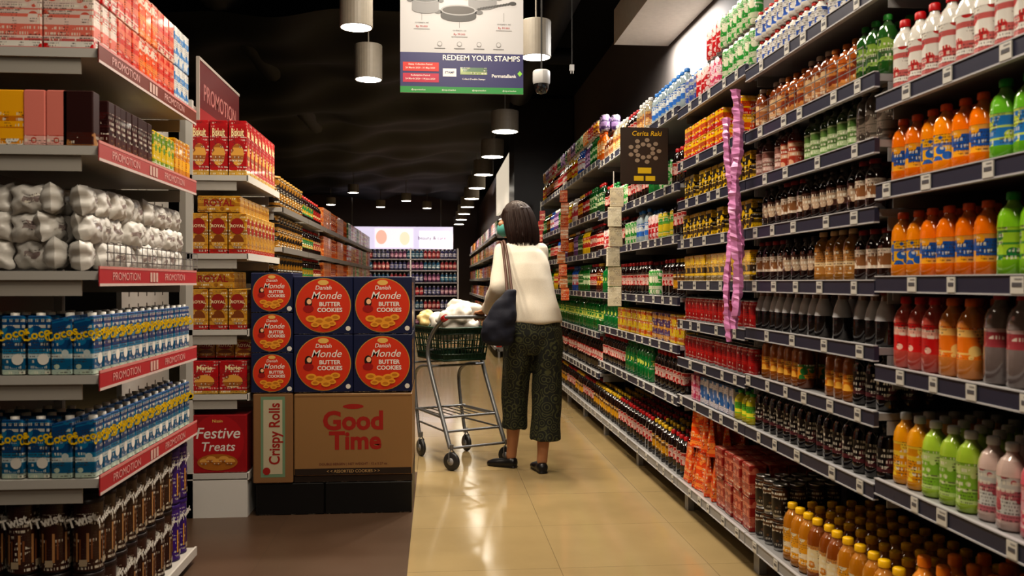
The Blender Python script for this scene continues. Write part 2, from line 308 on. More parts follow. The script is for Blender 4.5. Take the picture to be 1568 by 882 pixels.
wnk=lathe([([(0,0),(.026,0),(.030,.006),(.030,.07)],GL,C('1e1817'),None),([(.030,.07),(.024,.10),(.015,.125)],PL,C('b4b4b8'),None),([(.015,.125),(.014,.142)],GL,C('8a6a58'),None),([(.016,.142),(.016,.154),(0,.155)],PL,C('8a3020'),None)],14)
teaG=pet(.162,.030,C('9a5812'),C('c8740c'),C('e8b048'),C('c8b090'),14,(.2,.5)); teaO=pet(.162,.030,C('6a340c'),C('d88c18'),C('2a7030'),C('d0c0a0'),14,(.2,.5)); dkR=pet(.162,.030,C('100707'),C('161012'),C('5a2028'),C('17161a'),14,(.2,.6)); 
yelCap=pet(.2,.034,C('b87818'),C('e0a010'),C('e8dcc0'),C('f2c010'),16,(.15,.58),neck=.42); yelCap2=pet(.2,.034,C('8a4a14'),C('e0d0a8'),C('c88010'),C('f2c010'),16,(.15,.58),neck=.42)
fillR('yogurt_drink_bottles',[smallBW],2.28,3.28,1.94,.05,.05,2); fillR('yogurt_drink_bottles',[smallBW],2.28,3.28,2.052,.05,.05,1)
fillR('juice_bottles',[brownJ,brownJ2,brownJ,brownJ2,grnJ],2.28,3.28,1.70,.06,.062,2)
fillR('tea_bottles',[pinkT,redT,grnT,grnT,clrT],2.28,3.28,1.52,.06,.062,2)
fillR('coffee_bottles',[cof1,cof2,cof1,cof1,cof2],2.28,3.28,1.33,.06,.062,2)
fillR('coffee_bottles',[cof2,cof1,gld,cof2],2.28,3.28,1.13,.063,.065,3)
fillR('milk_coffee_bottles',[wnk],2.28,3.28,.95,.0615,.064,3)
fillR('tea_bottles',[teaG,teaG,teaO,teaG,dkR],2.28,3.28,.77,.0625,.065,3)
fillR('black_drink_bottles',[dkR],2.28,3.28,.57,.0625,.065,3)
fillR('iced_tea_bottles',[yelCap,yelCap2,yelCap,yelCap],2.22,3.02,.15,.070,.072,5)
dcan=can(.12,.031,C('160c0a'),C('5a3a1c')); fillR('coffee_cans',[dcan],3.03,3.28,.15,.064,.066,4,2,.12)
b=Batch('shelf_wire_guard')
for z in (1.735,1.76,1.785): b.box((1.1845,2.34,z),(1.187,3.2,z+.0025),SIL,MT)
for k in range(12): b.box((1.187,2.34+k*.0779,1.709),(1.1885,2.3425+k*.0779,1.79),SIL,MT)
b.build()
# module 3
canG=can(.15,.03,C('2a9a3a'),C('d8d8c0')); canR=can(.15,.03,C('b81c24'),C('e0c8c8')); canP=can(.15,.03,C('c84068'),C('e4c4d0')); canY=can(.15,.03,C('d8c028'),C('38a040')); canS=can(.15,.03,C('989ca0'),C('3050a0')); coke=can(.115,.029,C('a81014'),C('c42420')); 
ybox=prism(.10,.06,[(.035,C('c81c18'),C('e8c020')),(.085,C('f0c008'),C('c82018'))]); ybd=prism(.075,.05,[(.05,C('ecc014'),C('302010')),(.125,C('20160e'),C('e0b812'))]); yb3=prism(.075,.05,[(.04,C('ecc018'),C('2a1a10')),(.08,C('3a2814'),C('d0a010')),(.125,C('f0c41c'),C('d89010'))])
fillR('soda_cans',[canS,canR,canP,canG,canG],3.28,4.23,1.97,.062,.064,2,1); fillR('soda_cans',[canR,canG,canG],3.28,3.9,2.123,.062,.064,1,1)
fillR('tea_cartons',[ybox],3.28,4.23,1.71,.105,.065,2,2,.085,jit=.02)
for z in (1.52,1.33): fillR('tea_cartons',[ybd],3.28,4.23,z,.08,.055,2,1,jit=.03)
fillR('tea_cartons',[yb3],3.28,4.23,1.13,.08,.055,2,1,jit=.03)
fillR('cola_cans',[coke],3.28,4.23,.94,.06,.062,3,1); fillR('cola_cans',[coke],3.28,4.23,.755,.06,.062,3,1); 
blx=prism(.06,.045,[(.12,C('2464a8'),C('d8d0d8'))]); pkx=prism(.06,.045,[(.12,C('c04068'),C('e0a8c0'))]); ygx=pet(.12,.028,C('c0b818'),C('58a830'),C('f0e040'),C('40a040'),12)
fillR('drink_cartons',[pkx,blx,blx,ygx],3.28,4.23,.57,.065,.05,3,jit=.04)
opouch=prism(.085,.05,[(.15,C('e04c10'),C('f09040')),(.19,C('d04410'),C('e87828'))],taper=.12); rbag=prism(.09,.07,[(.13,C('982820'),C('c87058'))])
fillR('drink_pouches',[opouch],3.75,4.23,.15,.09,.058,5,1,jit=.2); fillR('drink_pouches',[opouch],3.78,4.2,.343,.09,.058,3,1,jit=.3); fillR('tea_boxes',[rbag],3.28,3.74,.15,.095,.075,4,2,.13,jit=.03)
def pal(seed):
    r=random.Random(seed)
    P=[('2a0a06','b01414','d0b0a0','b01414'),('140806','a01014','b8a090','a01014'),('14501c','207030','c0d0a8','1d6a28'),('c05c10','d07820','e8c088','d06010'),('c8a818','b82818','e0c850','e0e0e0'),('2450a0','d0d0d8','b02838','2858a8'),('c8c0b8','b03848','d8d0c8','c8c8c8'),('481e0c','c88c18','682014','d0a838'),('0c381c','14582c','a8b888','a81818'),('604070','b090c0','402858','d8d8d8')]
    return [tuple(C(c) for c in P[r.randrange(len(P))]) for _ in range(4)]
COLA=C('140504')
colaB=pet(.26,.044,COLA,C('a80c14'),C('d8c0b8'),C('b01018'),10,(.35,.62)); sprB=pet(.26,.044,C('0c5a24'),C('187034'),C('c8d060'),C('107030'),10,(.35,.62)); sprS=pet(.2,.034,C('107034'),C('18783a'),C('c8d060'),C('107030'),10,(.35,.62)); colaS=pet(.2,.033,COLA,C('a01014'),C('c8a8a0'),C('b01018'),12,(.3,.62)); blkY=pet(.2,.033,COLA,C('c08c10'),C('401808'),C('d8b020'),12); 
blC=pet(.2,.034,C('98a8b0'),C('2868b8'),C('d0d8dc'),C('2878c8'),12); clr=pet(.21,.034,C('a8a088'),C('d0a060'),C('9a5838'),C('d0d0d0'),12)
ybx2=prism(.12,.06,[(.15,C('d0b018'),C('b85018'))]); vbx=prism(.12,.06,[(.15,C('4a3068'),C('c88c18'))]); 
for j,(y0,y1) in enumerate(((4.23,5.29),(5.29,6.35))):
    fillR('soda_bottles',[colaS,blkY,colaS] if j==0 else [blkY,colaS],y0,y1,.15,.07,.072,4)
    fillR('cola_bottles',[colaS,colaS,sprS,] if j else [sprS,colaS,colaS],y0,y1,.55,.07,.072,3)
    fillR('snack_drink_boxes',[ybx2,vbx,ybx2] if j==0 else [sprS,ybx2],y0,y1,.81,.124,.07,2,jit=.03)
    fillR('soda_bottles',[colaS,canG,colaS,blkY] if j==0 else [sprS,colaS],y0,y1,1.05,.07,.072,2)
    fillR('juice_bottles',[blC,canR,canY,colaS] if j==0 else [canR,colaS,canG],y0,y1,1.36,.07,.072,2)
    fillR('mixed_drink_bottles',[colaS,sprS,canG,colaS],y0,y1,1.62,.07,.072,2)
    fillR('water_bottles',[clr,blC,blC] if j==0 else [brownJ,clr,colaS],y0,y1,2.0,.07,.072,2)
for j in range(4):
    y0=6.35+.9*j; y1=y0+.9
    for ti,z in enumerate([.15,.45,.75,1.05,1.35,1.65,2.03]):
        P=pal(j*17+ti*5+3); ts=[pet(.22,.036,p[0],p[1],p[2],p[3],8,(.25,.66)) for p in P[:3]]
        if ti==1: ts=[colaB]
        if ti==2: ts=[sprB,sprB]
        if ti==0: ts=[colaS,blkY]
        pt=.095 if ti in (1,2) else .078
        fillR('soft_drink_bottles',ts,y0,y1,z,pt,pt,2)
        if ti==6: fillR('mixed_drink_cans',[can(.12,.036,p[1],p[2],8) for p in pal(j+90)],y0,y1,z+.2215,.078,.078,2)
for i in range(5):
    y0=13+i*2; shelf_right('grocery_shelf_unit',y0,y0+2,[.15,.5,.85,1.2,1.55,1.85],xf=.88,dep=.24,seed=30+i,top=2.1,tagstep=.3)
    for ti,z in enumerate([.15,.5,.85,1.2,1.55,1.85]):
        fillR('packaged_goods',[prism(.13,.08,[(.2,p[1],p[2])]) for p in pal(i*7+ti)],y0,y0+2,z,.14,.09,1,xf=.88,jit=.03)
def far_shelf():
    b=Batch('far_shelf_unit'); g=Batch('far_shelf_goods',.3)
    b.box((-2.6,20.4,0),(.5,20.45,1.9),C('343038'))
    for k,z in enumerate([.15,.5,.82,1.12,1.4,1.66]):
        b.box((-2.6,20,z-.02),(.5,20.4,z),C('8c8890'))
        ts=[pet(.22,.045,C(a),C(c),C(d),C(e),8) for a,c,d,e in [('2a2a50','505890','c8c8d0','a8a8c0'),('402040','804870','d0b0c0','c0b8c0'),('183c58','386c88','c0c8d0','c8c8c8'),('6a1824','a82838','d0c0c0','b0b0b0')]]
        for i in range(32): g.add(ts[(i//4+k)%4],(-2.55+i*.096,20.06,z+.001),random.uniform(-.1,.1)); 
    for x in (-2.6,-1.6,-.6,.48): b.box((x,20,0),(x+.03,20.4,1.9),C('a4a2a6'))
    b.build(); g.build()
    s=Batch('illuminated_sign'); s.box((-2.3,20.9,1.9),(.4,20.95,2.45),C('a49cac'),EM); s.box((-2.3,20.88,1.83),(.4,20.95,1.9),C('a01878'),PL)
    s.add(rect(.9,.45,C('c8b0b0'),EM),(-1.0,20.89,2.18)); s.add(disc(.13,.17,C('c08878'),EM),(-1.3,20.885,2.2)); s.add(disc(.12,.16,C('d0a890'),EM),(-.75,20.885,2.17)); s.add(rect(.7,.4,C('c4c2c8'),EM),(-.05,20.89,2.15)); s.add(text('beauty & care',.12,C('a01878')),(-.1,20.88,2.18))
    for x in (-2.0,.1): s.box((x,20.92,2.45),(x+.02,20.94,3.6),C('888888'))
    s.build()
far_shelf()
# ---------------------------------------------------------------- left shelving
OFF=C('b4b0aa')
def shelf_left(name,y0,y1,tiers,xf,xb,top,promo=False,base=None,edge=C('c4c0ba')):
    b=Batch(name)
    b.box((xb-.03,y0,0),(xb,y1,top),C('8c8882'))
    for z in tiers:
        b.box((xb,y0+.003,z-.02),(xf,y1-.003,z),OFF)
        b.box((xb,y0,z-.024),(xf+.004,y0+.003,z+.002),C('b4b2ae'))
        b.box((xf,y0,z-.03),(xf+.008,y1,z+.004),edge)
        if promo and z>.3:
            strip={1.80:C('6e2c1e'),1.52:C('a85050')}.get(z,C('a83038'))
            b.box((xf+.0085,y0-.02,z-.042),(xf+.0115,y1-.01,z+.016),strip)
            b.box((xf+.0117,y0-.02,z-.042),(xf+.0122,y1-.01,z-.034),C('c8b8b4')); b.box((xf+.0117,y0-.02,z+.008),(xf+.0122,y1-.01,z+.016),C('c88480'))
            t=text('PROMOTION',.034,C('d8a8a4'),.0,sx=1.2)
            b.add(t,(xf+.013,y0+.2,z-.014),math.pi/2); b.add(t,(xf+.013,y0+.7,z-.014),math.pi/2)
            for q in range(3): b.box((xf+.0125,y0+.42+.03*q+.0,z-.03),(xf+.0132,y0+.44+.03*q,z+.002),C('c8a8a0'))
        for y in (y0+.01,y1-.02): b.box((xb,y,z-.07),(xf-.05,y+.006,z-.024),C('a4a09a'))
    if base: b.box((xb,y0,0),(xf,y1,base-.03),C('cac8c4'))
    for y in (y0,y1-.03): b.box((xb,y,0),(xb+.03,y+.03,top),C('b8b6b2'))
    return b.build()
shelf_left('snack_shelf_unit',2.6,3.6,[.06,.56,.86,1.16,1.52,1.80],-.97,-1.5,2.2,promo=True)
p=Batch('perforated_panel'); p.box((-1.28,3.62,0),(-1.26,4.24,2.0),C('a8a6a2'))
for i in range(5):
    for k in range(38): p.box((-1.26,3.7+i*.11,.12+k*.05),(-1.2595,3.712+i*.11,.14+k*.05),C('3a3836'))
p.build()
pinkb=prism(.055,.14,[(.03,W,RED),(.10,C('e07868'),C('e8d8d0')),(.15,C('dcc8c0'),C('d06050'))]); redw=prism(.06,.14,[(.03,C('e0c0b0'),RED),(.15,C('cc2c18'),C('e07858'))]); orb=prism(.06,.14,[(.11,C('e85414'),C('f08838')),(.15,C('e8d0c0'),C('d84018'))]); whb=prism(.06,.14,[(.15,C('d0d0d0'),C('3a80c0'))]); crd=bx(.12,.16,.1,C('a8a098'),C('bdb6ac'))
yel=prism(.045,.14,[(.02,C('d89010'),W),(.155,C('ecac10'),C('c87810'))]); yelw_=prism(.075,.14,[(.02,C('d89010'),W),(.05,C('ecac10'),None),(.10,C('ecac10'),C('c06c10')),(.16,C('ecac10'),None)]); pk2=prism(.045,.14,[(.04,C('e0a8a0'),C('c04030')),(.155,C('e08478'),C('e8c0b8'))]); pk3=prism(.06,.05,[(.03,C('e8b8b0'),C('c04030')),(.16,C('e08478'),None)]); brw=prism(.05,.14,[(.04,C('4a2018'),C('a87848')),(.12,C('300e0c'),C('4a1a18')),(.155,C('300e0c'),None)]); yg=prism(.045,.14,[(.03,C('88b030'),W),(.14,C('d8b818'),C('609028'))]); 
def place(name,items,var=.12):
    b=Batch(name,var)
    for t,l,r in items: b.add(t,l,r)
    return b.build()
H=math.pi/2
fillL('biscuit_boxes',[pinkb,redw,orb,redw,whb],2.6,3.6,1.80,.064,.145,2,1,jit=.01); fillL('biscuit_boxes',[pinkb,redw,orb,redw,whb],2.6,3.6,1.952,.064,.145,1,1,jit=.01)
place('cardboard_trays',[(crd,(-1.36,2.72+i*.14,1.8015+l*.101),.0) for i in range(3) for l in range(2)])
place('strawberry_stick_boxes',[(pk3,(-1.085-.062*i,2.63+.053*j,1.5215),0) for i in range(2) for j in range(2)]+[(prism(.085,.05,[(.04,C('4a2018'),C('a87848')),(.16,C('300e0c'),None)]),(-1.027+.0,2.63+.053*j,1.5215),0) for j in range(1)])
fillL('chocolate_stick_boxes',[brw,brw,brw,yg,yg,yel,yel],2.71,3.6,1.52,.05,.14,1,jit=.02)
place('cracker_boxes',[(yelw_,(-1.215-.078*i,2.68+.145*j,1.5215),0) for i in range(4) for j in range(3)],.05)
def pillow(w,h,d,seed):
    r=random.Random(seed); t=T(); nx,nz=15,12; ph=[r.random()*6 for _ in range(6)]
    for s in (-1,1):
        for j in range(nz+1):
            for i in range(nx+1):
                u,v=i/nx*2-1,j/nz*2-1; e=max(0,(1-abs(u)**3))*max(0,(1-abs(v)**3)); e=e**.5
                wr=.06*math.sin(u*9+ph[0]+v*6)+.05*math.sin(v*12+ph[1]-u*9)+.04*math.sin(u*21+ph[2]+v*13)
                t.V.append((u*w/2*(1-.07*(1-v*v))+.004*math.sin(v*7+ph[3]),s*d/2*e*(1+wr),h/2+v*h/2*(1-.05*(1-u*u))+.003*math.sin(u*8+ph[4])))
    N=(nx+1)*(nz+1)
    for s in (0,1):
        for j in range(nz):
            for i in range(nx):
                q=[s*N+j*(nx+1)+i,s*N+j*(nx+1)+i+1,s*N+(j+1)*(nx+1)+i+1,s*N+(j+1)*(nx+1)+i]
                if s: q=q[::-1]
                cen=abs(i-nx/2)<3.2 and 4<=j<=7
                t.F.append(q); t.m.append(LB if cen else FO); t.c.append(C('c8c5c0')); t.c2.append(C('8a7a78') if cen else C('c8c5c0')); t.sm.append(True)
                t.uv.append([(i*w/nx+seed,j*h/nz),((i+1)*w/nx+seed,j*h/nz),((i+1)*w/nx+seed,(j+1)*h/nz),(i*w/nx+seed,(j+1)*h/nz)])
    return t.fin()
pil=[pillow(.125,.09,.065,s) for s in range(6)]
b=Batch('white_snack_packs',.12)
for l in range(3):
    for k in range(9):
        for r in range(2):
            M=Matrix.Translation((-1.02-.085*r-random.random()*.02,2.67+k*.105+random.uniform(-.01,.01),1.166+l*.08))@Matrix.Rotation(H+random.uniform(-.4,.4),4,'Z')@Matrix.Rotation(random.uniform(-.13,.13),4,'Y')@Matrix.Rotation(random.uniform(-.25,.05),4,'X'); b.add(pil[(k+l+r)%6],M=M)
    for k in range(4):
        M=Matrix.Translation((-1.17-.115*k,2.65+random.random()*.015,1.166+l*.08))@Matrix.Rotation(random.uniform(-.3,.3),4,'Z')@Matrix.Rotation(random.uniform(-.12,.12),4,'Y')@Matrix.Rotation(random.uniform(-.3,0),4,'X'); b.add(pil[(k*2+l)%6],M=M)
b.build()
b=Batch('shelf_wire_guard')
for z in (1.19,1.215,1.24): b.box((-.955,2.62,z),(-.952,3.58,z+.003),SIL,MT)
for k in range(20): b.box((-.9519,2.62+k*.05,1.178),(-.950,2.623+k*.05,1.245),SIL,MT)
b.build()
cocotxt=text('Cocos',.036,C('e8c418'),.03,res=2,rot=.25)
cart=prism(.062,.058,[(.045,C('0c6088'),C('b8c8b8')),(.075,C('1478a0'),C('c8d4d4')),(.165,C('0a4c80'),C('1478a8'))],slope=-.25)
cart=merge((cart,((0,0,0),0)),(lathe([([(.0125,0),(.0125,.013),(.0,.014)],PL,W,None)],12),((0,-.012,.166),0)),
  (cocotxt,((0,-.0305,.118),0)),(cocotxt,((.0325,0,.118),H)),(disc(.016,.016,W,PL,14),((.012,-.0300,.045),0)),(disc(.016,.016,W,PL,14),((.0318,.008,.045),H)),(cocotxt,((-.0325,0,.118),-H)))
for z in (.56,.86):
    fillL('coconut_water_cartons',[cart],2.6,3.6,z,.066,.064,2,jit=.06)
    place('coconut_water_cartons',[(cart,(-1.145-.072*i-(.01 if i>1 else 0),2.65+.07*j,z+.0015),random.uniform(-.08,.08)) for i in range(5) for j in range(4)])
def wafer(c,c2,lid,st):
    t=tub(.215,.043,c,None,lid,20)
    pr=[(t,((0,0,0),0))]
    for a in (0,H,-H/1.0):
        ca=(math.sin(a),-math.cos(a)); 
        pr.append((text('Twist',.038,W,.035,res=2,rot=.3),((.0437*ca[0],.0437*ca[1],.155),a)))
        for q in (-.4,.35):
            aa=a+q; pr.append((rect(.007,.085,C(st)),((.0431*math.sin(aa),-.0431*math.cos(aa),.075),aa))); pr.append((rect(.005,.06,C('7a4a28')),((.0431*math.sin(aa+.25),-.0431*math.cos(aa+.25),.07),aa+.25)))
        pr.append((rect(.022,.02,C('a89880')),((.0429*math.sin(a+.05),-.0429*math.cos(a+.05),.03),a+.05)))
    return merge(*pr)
tw=wafer(C('34160e'),None,C('1c0c08'),'a87c50'); tp=wafer(C('3c1478'),None,C('2c1060'),'d89c38')
fillL('wafer_stick_canisters',[tw,tw,tw,tp],2.62,3.6,.06,.092,.092,2,2,.216,jit=.1)
place('wafer_stick_canisters',[(tw,(-1.21-.095*i,2.67,.0615+.217*l),random.uniform(-.2,.2)) for i in range(3) for l in range(2)])
def royal(w,h,d):
    t=prism(w,d,[(h*.12,C('981810'),C('b02018')),(h,C('bc8c2c'),C('9a6414'))]); return merge((t,((0,0,0),0)),(disc(w*.38,h*.2,C('901810'),PL,20),((0,-d/2-.001,h*.68),0)),(text('ROYAL',w*.24,C('e4d8b0'),.02,res=2),((0,-d/2-.002,h*.68),0)),(disc(w*.36,h*.17,C('7a4010'),LB,18,C('d8a850')),((0,-d/2-.001,h*.3),0)),
        (disc(d*.38,h*.2,C('901810'),PL,20),((w/2+.001,0,h*.68),H)),(text('ROYAL',d*.22,C('e4d8b0'),.02,res=2),((w/2+.002,0,h*.68),H)))
def redbx(w,h,d,s='Biskuit'):
    t=prism(w,d,[(h*.1,C('b89038'),C('c8a048')),(h,C('a80c14'),C('b4141c'))]); return merge((t,((0,0,0),0)),(text(s,h*.2,C('f4e4b0'),.02,res=2,rot=0,sx=min(1,w/(h*.2*len(s)*.55))),((0,-d/2-.001,h*.78),0)),(disc(w*.36,h*.2,C('d8a048'),LB,20,C('98541c')),((0,-d/2-.001,h*.38),0)),(disc(d*.34,h*.2,C('d8a048'),LB,20,C('98541c')),((w/2+.001,0,h*.38),H)),(text(s,h*.2,C('f4e4b0'),.02,res=2,sx=min(1,d/(h*.2*len(s)*.6))),((w/2+.001,0,h*.78),H)))
shelf_left('biscuit_shelf_unit',4.27,5.1,[.21,.59,.90,1.265,1.64],-.905,-1.19,2.0,base=.21)
r1=redbx(.085,.265,.085); ry=royal(.086,.195,.085); ryf=merge((prism(.2,.085,[(.08,C('bc8c2c'),C('9a6414'))]),((0,0,0),0)),(text('ROYAL',.045,C('901810'),.02,res=2),((0,-.0435,.045),0)))
def grid(name,t,x0,nx,dx,y0,ny,dy,z,rot=0,layers=1,lh=0):
    return place(name,[(t,(x0+i*dx,y0+j*dy,z+.0015+l*lh),rot+random.uniform(-.01,.01)) for i in range(nx) for j in range(ny) for l in range(layers)])
grid('biscuit_boxes',r1,-1.13,3,.089,4.33,8,.092,1.64)
grid('biscuit_boxes',ry,-1.135,3,.091,4.33,8,.092,1.265); grid('biscuit_boxes',ryf,-1.04,1,.2,4.33,8,.092,1.463)
grid('biscuit_boxes',ry,-1.135,3,.091,4.33,8,.092,.90); grid('biscuit_boxes',ryf,-1.07,1,.2,4.33,3,.092,1.098)
grid('biscuit_boxes',redbx(.13,.16,.085,'Marie'),-1.11,2,.134,4.33,6,.09,.59)
grid('biscuit_boxes',royal(.088,.09,.085),-1.12,3,.091,4.40,4,.092,.757)
fest=prism(.275,.12,[(.28,C('98101a'),None)],.004); fest=merge((fest,((0,0,0),0)),(text('Festive',.075,W,.01,shear=.2),((0,-.0612,.19),0)),(text('Treats',.062,W,.01,shear=.2),((.0,-.0612,.125),0)),(text('Nissin',.02,C('e8c870'),.01),((.0,-.0612,.25),0)),
  (disc(.125,.13,C('ac141e'),PL,24),((0,-.0606,.15),0)),(disc(.095,.04,C('a86820'),PL,24),((0,-.0612,.052),0)),*[(disc(.024,.015,C('d8a050'),LB,14,C('a86020')),((-.06+.03*i,-.0625-.0004*i,.056+.012*(i%2)),0)) for i in range(5)])
place('biscuit_gift_boxes',[(fest,(-1.048,4.345+i*.125,.2115),0) for i in range(4)])
b=Batch('promotion_sign'); ya,yb=4.46,5.34; b.box((-1.186,ya,2.003),(-1.176,yb,2.24),C('5c1e20')); b.box((-1.189,ya-.005,2.24),(-1.173,yb+.005,2.255),C('a8a098')); b.box((-1.189,ya-.008,1.93),(-1.173,ya,2.25),C('a8a098'))
b.add(text('PROMOTION',.12,C('a8706c'),.01),(-1.1755,(ya+yb)/2,2.09),H); b.box((-1.186,ya,1.93),(-1.176,yb,2.003),C('8a2426'))
b.build()
for j in range(7):
    y0=5.12+j*.98; tiers=[.2,.55,.88,1.12,1.33,1.56]
    shelf_left('grocery_shelf_unit',y0,y0+.96,tiers,-.885,-1.2,1.75,edge=C('6c6864'))
    for ti,z in enumerate(tiers):
        if j==0: ts=[tub(.185,.045,C('120c0a'),C('8a6018'),C('886410'),12)]
        elif j==1: ts=[pet(.18,.04,C('20100e'),C('2a7040'),C('a88418'),C('a82018'),10),pet(.18,.04,C('180c0a'),C('901c14'),C('b89868'),C('a82018'),10)]
        elif j<4: ts=[prism(.1,.1,[(.17,C('a84818'),C('d08040'))]),tub(.17,.045,C('b85414'),C('802014'),C('c06828'),10)]
        else: ts=[prism(.1,.1,[(.18,p[1],p[2])]) for p in pal(j*3+ti)]
        fillL('grocery_packages',ts,y0,y0+.96,z,.104,.105,1,xf=-.885)
# ---------------------------------------------------------------- cookie box stack
def cookie(w,h,d):
    n=C('121c40'); t=prism(w,d,[(h,n,None)],.003); y=-d/2
    parts=[(t,((0,0,0),0))]; R=min(w,h)*.46; cz=h*.5
    parts+= [(disc(R*1.03,R*1.03,C('b89040'),y=0),((0,y-.0008,cz),0)),(disc(R,R,C('c8381a')),((0,y-.0016,cz),0)),(disc(R*.2,R*.1,C('d8b060')),((0,y-.002,cz+R*.86),0)),(text('Danish',R*.22,W,.01,shear=.2),((.0,y-.0024,cz+R*.66),0)),(text('Monde',R*.40,W,.005,shear=.3),((R*.1,y-.0024,cz+R*.36),0)),
      (text('BUTTER',R*.22,W,.03),((R*.24,y-.0024,cz+R*.04),0)),(text('COOKIES',R*.22,W,.03),((R*.24,y-.0024,cz-R*.18),0)),(disc(R*.14,R*.2,C('2a1410'),PL,14),((-R*.55,y-.0024,cz+R*.1),0)),(disc(R*.09,R*.1,C('e8b890'),PL,12),((-R*.52,y-.003,cz+R*.14),0)),(disc(R*.2,R*.14,C('981818'),PL,12),((-R*.55,y-.0028,cz-R*.13),0))]
    for k,(a,bz,s) in enumerate([(-.45,-.5,.2),(-.15,-.6,.22),(.2,-.55,.22),(.45,-.45,.18),(-.3,-.72,.16),(.1,-.76,.18),(.33,-.68,.15)]):
        parts.append((disc(R*s,R*s*.62,C('dc9a30'),PL,16),((R*a,y-.0026-.0005*k,cz+R*bz),0))); parts.append((disc(R*s*.6,R*s*.3,C('b8741c'),PL,14),((R*a,y-.0028-.0005*k,cz+R*bz),0)))
    parts.append((disc(.012,.012,C('d4d0c6'),PL,12),((w*.42,y-.0016,h*.1),0)))
    parts.append((rect(d*.86,h*.8,C('b07c30'),LB,C('6a380e')),((w/2+.001,0,h/2),H)))
    return merge(*parts)
big=cookie(.283,.28,.3); sml=cookie(.198,.192,.3)
st=empty('cookie_box_stack')
def sub(name,items):
    b=Batch(name,.05)
    for t,l,r in items: b.add(t,l,r)
    o=b.build(); o.parent=st; return o
K=C('8e6c44'); K2=C('866442')
sub('cookie_cartons',[(big,(-.118-.1425-.285*i,4.43,.595+.282*l),0) for i in range(2) for l in range(2)]+[(sml,(-.118-.572-.1,4.43,.595+.194*l),0) for l in range(3)]+[(bx(.283,.3,.28,C('121c40')),(-.118-.1425-.285*i,4.74,.595+.282*l),0) for i in range(2) for l in range(2)])
KR=C('98241c')
gt=prism(.568,.62,[(.40,K,None)],.005); parts=[(gt,((0,0,0),0))]; y=-.3105
parts+=[(text('Good',.125,KR,.035),((-.0,y,.262),0)),(text('Time',.12,KR,.035),((.01,y,.165),0)),(disc(.05,.012,KR,PL,20),((0,y,.335),0)),(text('DOUBLE BERGEN | NET WEIGHT : 12 x 5.27 oz',.016,C('5a2820'),.01),((0,y,.055),0)),(rect(.56,.03,C('2c2018')),((0,y,.02),0)),(text('< < ASSORTED COOKIES > >',.02,C('b89868'),.01),((0,y-.0006,.02),0)),(rect(.56,.003,C('6a4c30')),((0,y,.385),0))]
gt=merge(*parts)
cr=merge((prism(.19,.62,[(.435,K2,None)],.005),((0,0,0),0)),(rect(.115,.39,C('708c70')),((.0,y,.225),0)),(rect(.09,.36,C('b8ae94')),((.0,y-.0006,.225),0)),(text('Crispy Rolls',.072,KR,.02,rot=H,sx=.85),((.01,y-.0012,.24),0)),(disc(.018,.018,KR,PL,16),((-.03,y-.0012,.06),0)))
sub('cookie_carton_base',[(gt,(-.118-.285,4.59,.19),0),(cr,(-.118-.572-.096,4.59,.157),0),(prism(.57,.6,[(.033,C('2c2018'),None)],.002),(-.118-.285,4.59,.156),0)])
sub('plinth',[(prism(.42,.6,[(.154,(.002,.002,.002),None)],.004),(-.118-.212,4.59,0),0),(prism(.325,.6,[(.154,(.002,.002,.002),None)],.004),(-.118-.588,4.59,0),0)])
